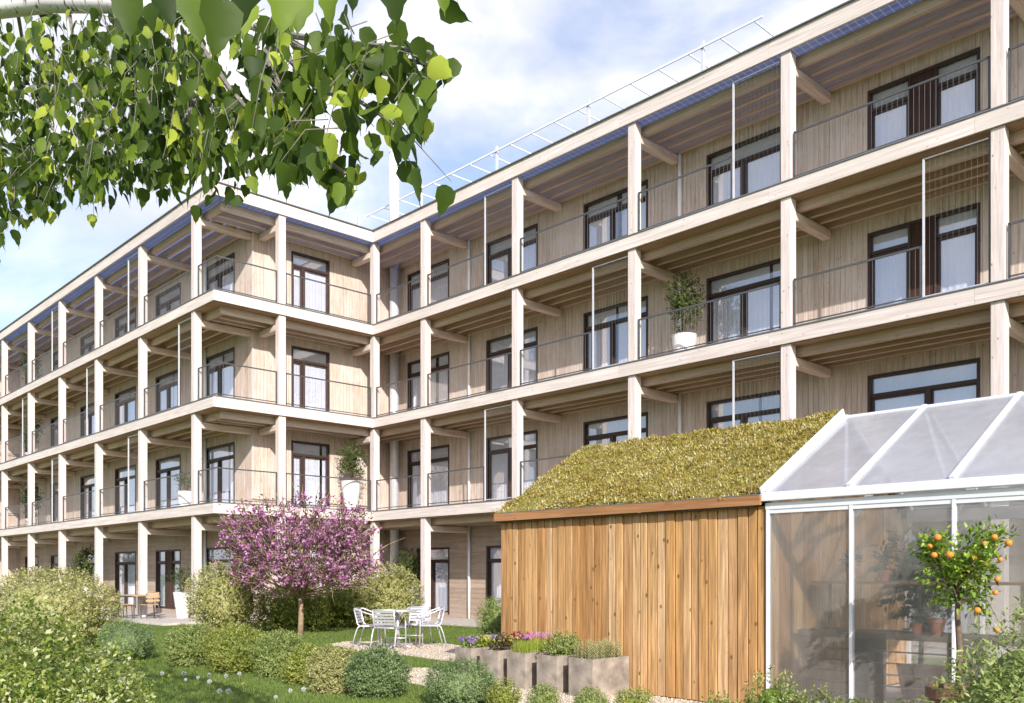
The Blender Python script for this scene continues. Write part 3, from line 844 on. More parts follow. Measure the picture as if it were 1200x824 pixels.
# ------------------------------------------------------------------ plant builders
def foliage(g, n_spr, rx, ry, rz, cz, spr_len, k, Ln, Wd, up=.5, lobes=7, lobe_amp=.22, shell=.42, flat=0.0, tmpl=T4, spread=.75, zmin=0.02, core=0):
    """sprigs on a lumpy ellipsoid, each carrying k leaves"""
    D0 = rnd_dir(g, n_spr * 2)
    lob = rnd_dir(g, lobes)
    bumps = np.maximum(0, (D0 @ lob.T - .55) / .45) ** 1.0
    r = 1 - lobe_amp + lobe_amp * 1.25 * bumps.max(1)
    depth = 1 - shell * g.random(len(D0)) ** 1.6
    P = D0 * (r * depth)[:, None] * np.array([rx, ry, rz]) + np.array([0, 0, cz])
    keep = P[:, 2] > zmin
    P, D0 = P[keep][:n_spr], D0[keep][:n_spr]
    n = len(P)
    D = unit(D0 / np.array([rx, ry, rz]) * min(rx, rz) + np.array([0, 0, up]) + g.normal(size=(n, 3)) * .35)
    out = []
    for j in range(k):
        s = (j + .5) / k
        lp_ = P + D * (spr_len * s) + g.normal(size=(n, 3)) * spr_len * .06
        a = rnd_dir(g, n); side = unit(np.cross(D, a))
        ld = unit(D * (1 - spread + .35 * s) + side * spread + np.array([0, 0, .05]))
        ln = unit(np.cross(ld, np.cross(D, ld)) + g.normal(size=(n, 3)) * .3)
        sc = g.uniform(.65, 1.15, n)
        out.append(leaf_mesh(lp_, ld, ln, Ln * sc, Wd * sc, tmpl))
    if core:
        th = np.linspace(0, math.pi, 11)[:, None]; ph_ = np.linspace(0, 2 * math.pi, 17)[None, :-1]
        cd = np.stack([np.sin(th) * np.cos(ph_), np.sin(th) * np.sin(ph_), np.cos(th) + 0 * ph_], -1).reshape(-1, 3)
        cb = np.maximum(0, (cd @ lob.T - .55) / .45).max(1)
        cV = cd * ((1 - lobe_amp + lobe_amp * 1.25 * cb) * core)[:, None] * np.array([rx, ry, rz]) + np.array([0, 0, cz])
        cV[:, 2] = np.maximum(cV[:, 2], zmin)
        i0 = np.arange(10)[:, None] * 16; j = np.arange(16)[None]; j2 = (j + 1) % 16
        cF = np.concatenate([np.stack([i0 + j, i0 + 16 + j, i0 + 16 + j2], -1).reshape(-1, 3), np.stack([i0 + j, i0 + 16 + j2, i0 + j2], -1).reshape(-1, 3)])
        out.append((cV, cF))
    return join(*out)

def stems_mb(g, n, h, spread_, r=.012):
    mb = MB()
    for i in range(n):
        a = g.uniform(0, 6.28); s = g.uniform(.2, 1) * spread_
        mb.tube([(0.03 * math.cos(a), .03 * math.sin(a), -.02), (s * .5 * math.cos(a + .2), s * .5 * math.sin(a + .2), h * .5), (s * math.cos(a), s * math.sin(a), h * .85)], [r, r * .7, r * .35], 5)
    return mb

def shrub(name, label, cat, loc, rx, ry, h, n_spr, k, Ln, Wd, mat, seed, spr=.10, up=.5, group=None, tmpl=T4, rz=0, **kw):
    g = np.random.default_rng(seed)
    o = thing(name, label, cat, loc, rz, group)
    V, F = foliage(g, n_spr, rx, ry, h * .58, h * .44, spr, k, Ln, Wd, up, tmpl=tmpl, **dict(dict(core=.74, shell=.30), **kw))
    np_mesh('foliage', V, F, mat, o)
    stems_mb(g, 7, h * .8, min(rx, ry) * .7).build('stem', M['bark_dark'], o)
    return o

def place_px(x, Z):           # plan point at image column x and distance Z (used once to lay out measured positions)
    p = CAM + (FW + RT * (x - 600) / 1054.74) * Z
    return (float(p[0]), float(p[1]), 0.0)

# ------------------------------------------------------------------ big shrubs by the house
shrub('garden_shrub', 'largest golden green shrub at the left edge of the lawn, higher than its neighbours', 'shrub', place_px(55, 18.6), 1.55, 1.35, 1.50, 3400, 7, .052, .030, M['lf_gold'], 11, .13, lobes=16, lobe_amp=.2)
shrub('garden_shrub', 'rounded golden green shrub left of the purple blossom tree, in front of the terrace pot', 'shrub', place_px(264, 22.6), .95, .95, 1.62, 2300, 7, .055, .032, M['lf_gold'], 12, .13, lobes=12, lobe_amp=.24)
shrub('garden_shrub', 'darker green gold shrub directly behind the purple tree trunk', 'shrub', place_px(346, 23.4), 1.2, .8, 1.12, 2000, 7, .055, .032, M['lf_golddark'], 13, .13, lobes=12)
shrub('garden_shrub', 'pale gold leaved shrub behind the aluminium chairs', 'shrub', place_px(452, 24.6), .98, .95, 1.60, 2300, 7, .055, .032, M['lf_gold'], 14, .13, lobes=12, lobe_amp=.22)
shrub('garden_shrub', 'dark green shrub between the purple tree and the pale gold shrub', 'shrub', place_px(402, 24.9), .85, .8, 1.22, 1600, 7, .055, .032, M['lf_golddark'], 15, .13, lobes=10)
shrub('conifer_shrub', 'narrow upright conifer shrub beside the far corner of the wooden shed', 'shrub', place_px(579, 19.0), .34, .34, 1.0, 700, 8, .045, .016, M['lf_sage'], 16, .13, up=1.2, lobes=6)

# ------------------------------------------------------------------ low clipped bushes across the lawn
lowdef = [((224, 14.3), .37, .60, 'lf_sage', 'first low bush of the row from the left, sage green'),
          ((276, 13.3), .48, .63, 'lf_golddark', 'widest bush of the low row, olive gold with a ragged top'),
          ((327, 12.7), .36, .57, 'lf_sage', 'sage green low bush right of the widest olive one'),
          ((361, 12.05), .29, .44, 'lf_golddark', 'smallest bush of the low row, beside the bright yellow one'),
          ((393, 11.2), .33, .50, 'lf_gold', 'bright yellow green low bush near the end of the row'),
          ((443, 10.7), .32, .54, 'lf_blue', 'blue green low bush at the right end of the row, beside the gravel')]
for i, ((x, Z), r, h, m, lab) in enumerate(lowdef):
    shrub('low_bush', lab, 'bush', place_px(x, Z), r * 1.04, r * 1.0, h * 1.04, 2000, 8, .032, .014, M[m], 30 + i, .085, up=.75, lobes=8, group='low bushes in a row on the lawn')
shrub('low_bush', 'wide grey green mound bush alone on the lawn in front of the terrace', 'bush', place_px(147, 15.3), .60, .48, .60, 1700, 8, .034, .013, M['lf_blue'], 40, .09, up=.75, lobes=8)
shrub('low_bush', 'large blue green bush in front of the concrete planters', 'bush', place_px(541, 10.0), .40, .40, .46, 1700, 8, .030, .011, M['lf_blue'], 41, .085, up=.8, lobes=9)
for i, (x, Z, r, h, m, lab) in enumerate([(590, 9.75, .16, .27, 'lf_golddark', 'small yellow green tuft below the second concrete planter'), (637, 9.5, .15, .27, 'lf_sage', 'small sage tuft below the middle concrete planter'),
        (692, 9.2, .17, .29, 'lf_sage', 'small green tuft in front of the nearest planter corner'), (742, 9.0, .18, .30, 'lf_golddark', 'small tuft at the shed foot right of the nearest planter')]):
    shrub('border_tuft', lab, 'plant', place_px(x, Z), r, r, h, 420, 8, .028, .010, M[m], 45 + i, .07, up=.9, lobes=5, group='small tufts along the gravel border')

# ------------------------------------------------------------------ front shrubs (near the camera)
shrub('leafy_shrub', 'tall fresh green leafy shrub filling the lower left corner, nearest the camera', 'shrub', place_px(-40, 5.0), 1.0, .85, 1.20, 3600, 9, .037, .019, M['lf_front'], 51, .13, up=.6, lobes=14, lobe_amp=.3)
shrub('leafy_shrub', 'lower fresh green shrub spreading right from the tall corner shrub', 'shrub', place_px(100, 4.8), .50, .5, .80, 1500, 9, .035, .017, M['lf_front'], 52, .12, up=.7, lobes=9, lobe_amp=.3)
shrub('leafy_shrub', 'narrow leaved dark green shrub in the lower right corner beside the orange tree', 'shrub', place_px(1192, 5.6), .42, .45, 1.12, 620, 9, .052, .017, M['lf_sage'], 53, .16, up=.7, lobes=8, lobe_amp=.35)
for i, (x, Z, r, h, lab) in enumerate([(905, 7.3, .30, .60, 'pale green border shrub against the corner of shed and greenhouse'), (850, 7.2, .18, .44, 'small pale green border plant at the shed foot'),
        (1000, 7.0, .22, .50, 'loose pale green border plant in front of the greenhouse middle post'), (1060, 6.8, .20, .46, 'small pale green border plant left of the orange tree pot'), (955, 7.1, .16, .50, 'thin pale green border plant below the greenhouse bench')]):
    shrub('border_shrub', lab, 'plant', place_px(x, Z), r, r, h, 420 if r > .2 else 240, 8, .036, .015, M['lf_front'], 60 + i, .10, up=.8, lobes=6, lobe_amp=.35, group='pale border plants in front of the greenhouse')

# ------------------------------------------------------------------ blossom tree
def branch_tree(g, base, h0, ends, r0, lean=(0, 0)):
    """trunk to h0 then limbs to each end point, returns MB list and twig tips"""
    tr = MB().tube([(0, 0, -.05), (.015, .01, h0 * .5), (lean[0], lean[1], h0)], [r0 * 1.25, r0, r0 * .85], 10)
    lm = MB(); tips = []
    for e in ends:
        e = np.array(e); s = np.array([lean[0], lean[1], h0 * g.uniform(.86, 1.0)])
        mid = s * .5 + e * .5 + np.array([0, 0, -.12]) + g.normal(size=3) * .06
        lm.tube([s, s * .75 + mid * .25 + np.array([0, 0, .03]), mid, e], [r0 * .36, r0 * .28, r0 * .2, r0 * .08], 6)
        for q in range(5):
            t0 = g.uniform(.12, 1); st = mid * (1 - t0) + e * t0
            d = unit(e - s + g.normal(size=3) * .8); en = st + d * g.uniform(.35, .75)
            lm.tube([st, (st + en) / 2 + g.normal(size=3) * .03, en], [r0 * .18, r0 * .12, r0 * .05], 4)
            tips += [st * (1 - w) + en * w for w in (.35, .6, .8, 1.0)]
    return tr, lm, np.array(tips)

g = np.random.default_rng(71)
t = thing('blossom_tree', 'small spreading tree covered in purple pink blossom on the lawn', 'tree', place_px(352, 21.4))
ends = []
for i in range(104):
    a = i * 2.399963 + .3
    zz = 1.30 + 1.85 * ((i * .7549) % 1)
    rr = 1.95 * math.sqrt(max(.08, 1 - ((zz - 2.05) / 1.45) ** 2)) * g.uniform(.6, 1.05)
    ends.append((rr * math.cos(a), rr * math.sin(a), zz))
tr, lm, tips = branch_tree(g, None, 1.0, ends, .062)
tr.build('trunk', M['bark_tan'], t, smooth=True); lm.build('limb', M['bark_tan'], t, smooth=True)
tips = tips[(g.random(len(tips)) < .9) & ((((tips - np.array([0, 0, 2.15])) / np.array([2.02, 2.02, 1.28])) ** 2).sum(1) < 1)]
n = len(tips)
pts = np.repeat(tips, 5, 0) + g.normal(size=(n * 5, 3)) * .085
V, F = leaf_mesh(pts, rnd_dir(g, len(pts)) + np.array([0, 0, .2]), rnd_dir(g, len(pts)), g.uniform(.05, .085, len(pts)), g.uniform(.03, .045, len(pts)), T4)
np_mesh('crown', V, F, M['lf_bronze'], t)
cl = tips[g.random(n) < .52]
fp = np.repeat(cl, 3, 0) + g.normal(size=(len(cl) * 3, 3)) * .075
fd = np.repeat(rnd_dir(g, len(fp)), 7, 0); fp7 = np.repeat(fp, 7, 0)
pd = unit(rnd_dir(g, len(fp7)) + fd * .7)
V, F = leaf_mesh(fp7, pd, fd, g.uniform(.045, .08, len(fp7)), g.uniform(.030, .048, len(fp7)), T4)
np_mesh('blossom', V, F, M['petal'], t)

# ------------------------------------------------------------------ potted plants on the balconies and terrace
def potted(label, loc, ph, pr, plant_h, plant_r, seed, mat='pot_white', taper=.72, leaf=.075, n=400, stem=.05, lf='lf_balcony'):
    g = np.random.default_rng(seed)
    o = thing('potted_plant', label, 'plant', loc, 0, 'potted plants on balconies and terrace')
    p = MB().lathe([(pr * taper, 0), (pr * (taper + .12), ph * .35), (pr * .98, ph * .96), (pr * 1.03, ph), (pr * .93, ph), (pr * .9, ph * .93)], n=22)
    p.build('pot', M[mat], o, smooth=False)
    MB().lathe([(pr * .88, ph * .9), (pr * .88, ph * .935)], n=16).build('soil', M['soil'], o)
    sm = MB()
    for i in range(4):
        a = i * 1.6 + seed
        sm.tube([(.04 * math.cos(a), .04 * math.sin(a), ph * .92), (.06 * math.cos(a), .06 * math.sin(a), ph + plant_h * .5), (plant_r * .4 * math.cos(a), plant_r * .4 * math.sin(a), ph + plant_h * .85)], [.016, .012, .005], 5)
    sm.build('stem', M['bark_dark'], o)
    V, F = foliage(g, n, plant_r, plant_r, plant_h * .5, ph + stem + plant_h * .5, .16, 6, leaf, leaf * .48, .35, lobes=9, lobe_amp=.35, shell=.9, zmin=ph)
    np_mesh('foliage', V, F, M[lf], o)
    return o
potted('bushy green plant in a round white pot on the long second floor balcony', (11.54, .85, 6.47), .66, .30, 1.40, .40, 5)
potted('leafy plant in a tall white tapered pot on the first floor gable balcony', (-.42, -.62, 3.47), .98, .33, 1.2, .42, 6, taper=.6)
potted('small olive like plant in a white pot on the left first floor balcony', (-3.75, -4.65, 3.47), .62, .25, .55, .28, 7, leaf=.06, n=120)
potted('sparse plant in a tall tapered white pot on the ground floor terrace', (-3.75, -4.75, .06), .82, .29, .75, .36, 8, taper=.6, n=130)
potted('broad leafy plant in a grey pot behind the ground floor inner corner post', (.62, .95, .05), .95, .30, 1.25, .46, 9, mat='pot_grey', taper=.8)
potted('dark tall plant in a pale pot at the far end of the ground floor terrace', (-13.7, -4.45, .06), .9, .34, 1.5, .45, 10, taper=.7, leaf=.09)

# ------------------------------------------------------------------ wooden shed with a planted roof
S0, S1, SV, RV = 14.95, 19.12, -8.23, -6.45          # ends, front wall, ridge line
SB = 2 * RV - SV
EZ, RZ = 2.31, 3.36
sl = (RZ - EZ) / (RV - SV)
shed = thing('garden_shed', 'wooden garden shed of warm upright boards with a planted moss roof', 'shed', ((S0 + S1) / 2, RV, 0))
shed['world_origin'] = [(S0 + S1) / 2, RV, 0.0]
wb = MB(); a = S0; r5 = random.Random(9)
while a < S1 - .01:
    w = min(r5.uniform(.105, .150), S1 - a)
    if S1 - a - w < .05: w = S1 - a
    d = r5.uniform(0, .016)
    wb.box(a + .006, a + w - .006, SV - d, SV + .03, .02, EZ - .115); a += w
wb.build('front_wall', M['shed'], shed, bevel=.004)
MB().box(S0 + .05, S1 - .05, SV + .031, SV + .045, .02, EZ - .12).build('wall_lining', M['bench'], shed)
for x0, x1 in ((S0, S0 + .03), (S1 - .03, S1)):
    ew = MB()
    y = SV + .031
    while y < SB - .02:
        y2 = min(y + .13, SB - .02); m_ = (y + y2) / 2
        zt = RZ - abs(m_ - RV) * sl - .16
        ew.box(x0, x1, y + .002, y2 - .002, .02, zt); y = y2
    ew.build('end_wall', M['shed'], shed)
MB().box(S0 + .04, S1 - .04, SB - .03, SB, .02, EZ - .1).build('back_wall', M['shed'], shed)
fb = MB(); fb.box(S0 - .02, S1 + .01, SV - .122, SV - .088, EZ - .110, EZ - .005)
fb.build('eave_board', M['shed_trim'], shed)
MB().box(S0 - .03, S1 - .1, SV - .080, SV - .018, EZ - .13, EZ - .112).build('eave_batten', M['bench'], shed)
rd = MB()
for (y0, z0, y1, z1) in ((SV - .085, EZ - .02, RV, RZ), (SB + .08, EZ - .02, RV, RZ)):
    rd.hexa([(S0 - .02, y0, z0 - .09), (S1, y0, z0 - .09), (S1, y1, z1 - .06), (S0 - .02, y1, z1 - .06), (S0 - .02, y0, z0), (S1, y0, z0), (S1, y1, z1), (S0 - .02, y1, z1)])
rd.build('roof_slab', M['bench'], shed)
MB().bar((S0 - .02, SV - .105, EZ + .002), (S1, SV - .105, EZ + .002), .03, .008).build('drip_edge', M['flash'], shed)
MB().bar((S1 + .010, SV - .09, EZ + .015), (S1 + .010, RV, RZ + .045), .017, .12).build('verge_board', M['ghw'], shed)
# planted roof: thick moss mat and thousands of tufts
g = np.random.default_rng(81)
nu, nv = 150, 44
uu = np.linspace(S0 - .02, S1 - .01, nu); ss = np.linspace(0, 1, nv)
def lump(u, v):
    return (.035 * np.sin(u * 5.1 + 2 * np.sin(v * 3.3)) * np.cos(v * 6.7 + u * 1.3) + .022 * np.sin(u * 13.7 + v * 9.1) * np.cos(v * 15.3 - u * 4) + .05 * np.sin(u * 1.9 + 1) * np.sin(v * 2.9))
UU, SS = np.meshgrid(uu, ss)
Y = SV - .085 + SS * 2 * (RV - SV + .085)
Zr = RZ - np.abs(Y - RV) * sl + .03 + .035 * np.minimum(1, np.minimum(SS, 1 - SS) * 12)
Zr = Zr + lump(UU, Y) * np.minimum(1, SS * 8) * .6 + g.normal(size=UU.shape) * .006 - .02 * np.exp(-((Y - RV) / .12) ** 2)
V = np.stack([UU, Y, Zr], -1).reshape(-1, 3) - np.array(list(shed['world_origin']))
idx = np.arange(nu * nv).reshape(nv, nu)
F = np.stack([idx[:-1, :-1], idx[:-1, 1:], idx[1:, 1:], idx[1:, :-1]], -1).reshape(-1, 4)
M['moss'] = plain('moss_mat', (.17, .15, .03), .95, var=.5, scale=22, bump=.8)
mm = np_mesh('moss_mat', V, F, M['moss'], shed, True)
n = 42000
u = g.uniform(S0 - .035, S1 - .02, n); y = SV - .09 + g.random(n) * (RV - SV + .35)
z = RZ - np.abs(y - RV) * sl + .055 + lump(u, y) * .6
P = np.stack([u, y, z], -1) - np.array(list(shed['world_origin']))
D = unit(np.array([0, -.3, .8]) + g.normal(size=(n, 3)) * 1.0)
V1 = leaf_mesh(P, D, rnd_dir(g, n), g.uniform(.022, .05, n), g.uniform(.010, .022, n), T4)
tuft = g.integers(0, n, 600); cp = np.repeat(P[tuft], 24, 0) + g.normal(size=(600 * 24, 3)) * np.array([.03, .03, .008])
D2 = unit(np.array([0, -.25, 1.0]) + g.normal(size=(len(cp), 3)) * .55)
V2 = leaf_mesh(cp, D2, rnd_dir(g, len(cp)), g.uniform(.03, .065, len(cp)), g.uniform(.008, .016, len(cp)), T4)
sd_ = np_mesh('sedum_cover', *join(V1, V2), M['sedum'], shed); sd_['kind'] = 'stuff'

# ------------------------------------------------------------------ greenhouse
G0, G1, GZ = 19.14, 23.05, 3.32
gh = thing('greenhouse', 'white framed greenhouse with frosted panes attached to the shed', 'greenhouse', ((G0 + G1) / 2, RV, 0))
gh['world_origin'] = [(G0 + G1) / 2, RV, 0.0]
gp = [19.165, 20.09, 21.07, 22.05, 23.03]
for nm, bx6 in (('gutter', (G0 - .03, G1, SV - .085, SV - .005, EZ - .07, EZ + .02)), ('head_rail', (G0, G1, SV - .03, SV + .03, EZ - .16, EZ - .085)), ('head_rail', (G0, G1, SB - .03, SB + .03, EZ - .16, EZ)),
                ('sill_rail', (G0, G1, SV - .03, SV + .03, .0, .06)), ('ridge_beam', (G0, G1, RV - .04, RV + .04, GZ - .04, GZ + .05))):
    MB().box(*bx6).build(nm, M['ghw'], gh, bevel=.006)
MB().box(G0 + .01, G1 - .01, SV + .04, SB - .04, .0, .012).build('floor', M['paving'], gh)  # pale slab added to brighten the greenhouse interior
for x in gp:
    MB().box(x - .017, x + .017, SV - .03, SV + .03, .06, EZ - .16).build('mullion', M['ghw'], gh, bevel=.005)
    MB().box(x - .025, x + .025, SB - .035, SB + .035, .0, EZ - .16).build('mullion', M['ghw'], gh, bevel=.005)
    for y0 in (SV, SB):
        MB().bar((x, y0 - .06 if y0 < RV else y0 + .06, EZ + .01), (x, RV, GZ + .03), .046, .075).build('rafter', M['ghw'], gh)
    if x not in (gp[0], gp[-1]):
        MB().bar((x, SV + .06, EZ - .25), (x, SV + .9, EZ + .30), .04, .05).build('brace', M['ghw'], gh)
        MB().bar((x, RV + .05, GZ - .55), (x, SV + .35, EZ + .1), .035, .045).build('brace', M['ghw'], gh)
for x0, x1 in zip(gp[:-1], gp[1:]):
    for z0, z1 in ((.06, .095), (EZ - .20, EZ - .161)):
        MB().box(x0 + .018, x1 - .018, SV - .02, SV + .02, z0, z1).build('glazing_bar', M['ghw'], gh)
    MB().box(x0 + .018, x1 - .018, SV - .003, SV + .003, .095, EZ - .2).build('pane', M['frost'], gh)
    w2 = MB().box(x0 + .026, x1 - .026, SB - .004, SB + .004, .05, EZ - .161).build('pane', M['frost'], gh)
    for s in (-1, 1):
        ye = SV - .05 if s < 0 else SB + .05
        q = MB().hexa([(x0 + .029, ye, EZ + .015), (x1 - .029, ye, EZ + .015), (x1 - .029, RV + s * .045, GZ + .018), (x0 + .029, RV + s * .045, GZ + .018),
                       (x0 + .029, ye, EZ + .021), (x1 - .029, ye, EZ + .021), (x1 - .029, RV + s * .045, GZ + .024), (x0 + .029, RV + s * .045, GZ + .024)])
        q.build('roof_pane', M['frost_roof'], gh)
MB().hexa([(G1, SV, 0), (G1, SB, 0), (G1 + .006, SB, 0), (G1 + .006, SV, 0), (G1, SV, EZ), (G1, SB, EZ), (G1 + .006, SB, EZ), (G1 + .006, SV, EZ)]).build('end_pane', M['frost'], gh)
for x0, x1 in zip(gp[:-1], gp[1:]):
    MB().bar((x0 + .03, RV - .06, GZ - .06), (x1 - .12, SV + .12, EZ + .03), .035, .03).build('rear_rafter_stand_in', M['ghw'], gh)  # added bars standing in for the rear rafters seen through the roof panes
# greenhouse contents
bn = thing('potting_bench', 'dark wooden potting bench with board legs inside the greenhouse', 'bench', (21.0, SV + .95, 0))
bn['world_origin'] = [21.0, SV + .95, 0.0]
MB().box(19.2, 22.9, SV + .55, SV + 1.2, .79, .85).build('bench_top', M['bench'], bn)
for x in (19.85, 20.85, 21.9):
    MB().box(x - .10, x + .10, SV + .66, SV + 1.1, .012, .79).build('leg', M['bench'], bn)
ra = MB()
for z in (.18, .30, .42, .54, .66):
    ra.box(19.2, 22.9, SV + .635, SV + .655, z - .007, z + .007)
ra.build('cross_rail', M['bench'], bn)
sh = thing('wall_shelf', 'narrow brown wooden shelf above the potting bench in the greenhouse', 'shelf', (21.0, SV + .98, 1.36))
sh['world_origin'] = [21.0, SV + .98, 1.36]
MB().box(19.2, 22.9, SV + .85, SV + 1.12, 1.355, 1.385).build('board', M['shed_trim'], sh)
for x in (19.3, 20.3, 21.3, 22.3):
    MB().box(x - .015, x + .015, SV + 1.09, SV + 1.119, .851, 1.355).build('bracket', M['bench'], sh)
def clay_pot(label, loc, r, h, ph, pr, seed, n=40, leaf=.05):
    g = np.random.default_rng(seed)
    o = thing('clay_pot_plant', label, 'plant', loc, 0, 'plants in clay pots inside the greenhouse')
    MB().lathe([(r * .68, 0), (r * .92, h * .74), (r * 1.06, h * .75), (r * 1.06, h), (r * .92, h), (r * .9, h * .9)], n=18).build('pot', M['terracotta'], o)
    V, F = foliage(g, n, pr, pr, ph * .5, h + ph * .42, .07, 5, leaf, leaf * .42, .6, zmin=h * .85, shell=.9)
    np_mesh('foliage', V, F, M['lf_dark'], o)
    return o
clay_pot('lone seedling in a clay pot at the left end of the greenhouse shelf', (19.62, SV + .98, 1.386), .072, .14, .20, .05, 1, 14, .07)
clay_pot('low plant in a clay pot on the shelf beside the big dark plant', (19.98, SV + .98, 1.386), .062, .12, .10, .06, 2, 20)
clay_pot('clay pot with a short plant on the shelf behind the orange tree', (20.93, SV + .98, 1.386), .066, .13, .08, .06, 3, 20)
clay_pot('smaller clay pot with a round herb on the potting bench', (20.40, SV + .80, .851), .062, .11, .10, .075, 4, 40, .035)
clay_pot('larger clay pot with a round herb on the potting bench', (20.60, SV + .80, .851), .085, .16, .12, .10, 5, 50, .035)
g = np.random.default_rng(15)
o = thing('large_pot_plant', 'big dark bushy plant standing behind the greenhouse shelf', 'plant', (20.15, SV + 1.5, 0))
MB().lathe([(.17, 0), (.24, .42), (.25, .45), (.22, .45), (.21, .4)], n=20).build('pot', M['terracotta'], o)
MB().tube([(0, 0, .4), (.02, .01, 1.0), (.0, .03, 1.8)], [.03, .022, .012], 7).build('stem', M['bark_dark'], o)
V, F = foliage(g, 170, .40, .40, .52, 1.42, .2, 6, .13, .065, .3, lobes=8, lobe_amp=.4, shell=.95)
np_mesh('foliage', V, F, M['lf_dark'], o)

# ------------------------------------------------------------------ orange tree
g = np.random.default_rng(21)
o = thing('orange_tree', 'small potted orange tree bearing ripe oranges in front of the greenhouse', 'tree', place_px(1123, 7.7))
MB().lathe([(.17, 0), (.235, .40), (.26, .41), (.26, .50), (.22, .50), (.21, .44)], n=26).build('pot', M['brown_pot'], o)
MB().lathe([(.215, .43), (.215, .455)], n=20).build('soil', M['soil'], o)
MB().tube([(0, 0, .43), (.012, .0, .8), (-.01, .01, 1.12), (.01, 0, 1.45)], [.030, .026, .024, .018], 9).build('trunk', M['bark_dark'], o, smooth=True)
lm = MB()
rtv = np.array([RT[0], RT[1], 0]); fwv = np.array([FW[0], FW[1], 0])
def cpt(x, y, d=0.0):      # crown position from sideways / up / depth metres about the trunk
    return rtv * x + fwv * d + np.array([0, 0, y])
spots = []
for i in range(34):
    a = i * 2.39996; q = ((i * .7549) % 1)
    x = .29 * math.cos(a) * g.uniform(.5, 1); dd = .27 * math.sin(a) * g.uniform(.5, 1); yy = 1.47 + .33 * q + .05 * (x / .35) - .10 * abs(dd)
    spots.append(cpt(x, yy, dd))
for x, yy, dd in ((.08, 1.26, 0), (.16, 1.18, -.04), (-.12, 1.30, .05), (.20, 1.32, .06), (.05, 1.36, -.1), (-.05, 1.24, .1), (.36, 1.80, 0), (.12, 1.38, .15), (.24, 1.42, 0)):
    spots.append(cpt(x, yy, dd))
for sp in spots:
    st = np.array([0, 0, g.uniform(1.2, 1.45)])
    lm.tube([st, st * .5 + sp * .5 + np.array([0, 0, .03]), sp], [.009, .006, .003], 5)
lm.build('limb', M['bark_dark'], o, smooth=True)
sp = np.array(spots); P = np.repeat(sp, 58, 0) + g.normal(size=(len(sp) * 58, 3)) * .050
ctr = np.array([0, 0, 1.45]); D = unit(unit(P - ctr) * .7 + g.normal(size=P.shape) * .6 + np.array([0, 0, -.1]))
V, F = leaf_mesh(P, D, unit(np.array([0, 0, 1.0]) + g.normal(size=P.shape) * .5), g.uniform(.045, .07, len(P)), g.uniform(.022, .032, len(P)), TB)
np_mesh('crown', V, F, M['lf_citrus'], o)
for x, yy in ((-.29, 1.80), (-.33, 1.64), (-.22, 1.64), (.01, 1.62), (.20, 1.80), (.40, 1.75), (.14, 1.56), (.29, 1.42), (.24, 1.30), (.05, 1.14), (.24, .96), (-.36, 1.72), (.33, 1.60), (.12, 1.74)):
    r = g.uniform(.019, .031); c = cpt(x * .86, 1.45 + (yy - 1.45) * .92, -.24 + .7 * x * x + g.uniform(-.05, .04))
    prof = [(r * math.sin(math.pi * k / 10) + 1e-4, c[2] - r * .95 * math.cos(math.pi * k / 10)) for k in range(11)]
    MB().lathe(prof, c[0], c[1], 14).build('fruit', M['orange'], o, smooth=True)
MB().tube([cpt(.20, 1.28, -.05), cpt(.22, 1.1, -.2), cpt(.24, 1.0, -.25)], .003, 5).build('fruit_twig', M['bark_dark'], o)

# ------------------------------------------------------------------ concrete planters and what grows in them
pl = [(14.78, 15.11), (15.29, 15.64), (15.82, 16.15), (16.36, 16.70), (16.90, 17.28)]
PV0, PV1, PH = -8.93, -8.26, .455
plab = ['farthest concrete planter, holding violets and a yellow flower', 'concrete planter of dark pansies, second from the far end', 'middle concrete planter, holding flowering chives', 'concrete planter of dark green herbs, second nearest', 'nearest concrete planter, holding cream edged herbs']
for i, (a, b) in enumerate(pl):
    o = thing('concrete_planter', plab[i], 'planter', ((a + b) / 2, (PV0 + PV1) / 2, .008), 0, 'concrete planters along the shed wall')
    w, d, t_ = (b - a) / 2, (PV1 - PV0) / 2, .035
    m = MB(); m.box(-w, w, -d, -d + t_, 0, PH); m.box(-w, w, d - t_, d, 0, PH); m.box(-w, -w + t_, -d + t_, d - t_, 0, PH); m.box(w - t_, w, -d + t_, d - t_, 0, PH); m.box(-w + t_, w - t_, -d + t_, d - t_, 0, .05)
    m.build('box', M['concrete'], o)
    MB().box(-w + t_, w - t_, -d + t_, d - t_, .05, PH - .025).build('soil', M['soil'], o)
def bed(name, label, cat, x, y, rx, ry, h, n, mat, leaf, k=5, seed=0, flower=None, fmat=None, fr_=.02, fz=None, up=1.0):
    g = np.random.default_rng(seed)
    o = thing(name, label, cat, (x, y, PH - .02), 0, None)
    V, F = foliage(g, n, rx, ry, h * .6, h * .42, .05, k, leaf, leaf * .45, up, lobes=6, shell=.9, zmin=.0)
    np_mesh('foliage', V, F, M[mat], o)
    if flower:
        P = np.stack([g.uniform(-rx, rx, flower) * .95, g.uniform(-ry, ry, flower) * .95, (fz or h * .85) + g.uniform(-.03, .03, flower)], -1)
        P7 = np.repeat(P, 8, 0) + g.normal(size=(flower * 8, 3)) * fr_ * .25
        D = unit(g.normal(size=P7.shape) + np.array([0, -.2, .5]))
        V, F = leaf_mesh(P7, D, rnd_dir(g, len(P7)), fr_, fr_ * .8, T4)
        np_mesh('blossom', V, F, M[fmat], o)
    return o
pm = (PV0 + PV1) / 2
bed('violet_plant', 'violet flowers at the front of the farthest planter', 'flowers', 14.94, pm - .22, .13, .10, .15, 70, 'lf_sage', .04, seed=1, flower=34, fmat='fl_violet', fr_=.028)
bed('yellow_flower', 'round lemon yellow flower cushion in the farthest planter', 'flowers', 15.0, pm - .02, .10, .10, .17, 70, 'chive', .035, seed=2, flower=26, fmat='fl_yellow', fr_=.022)
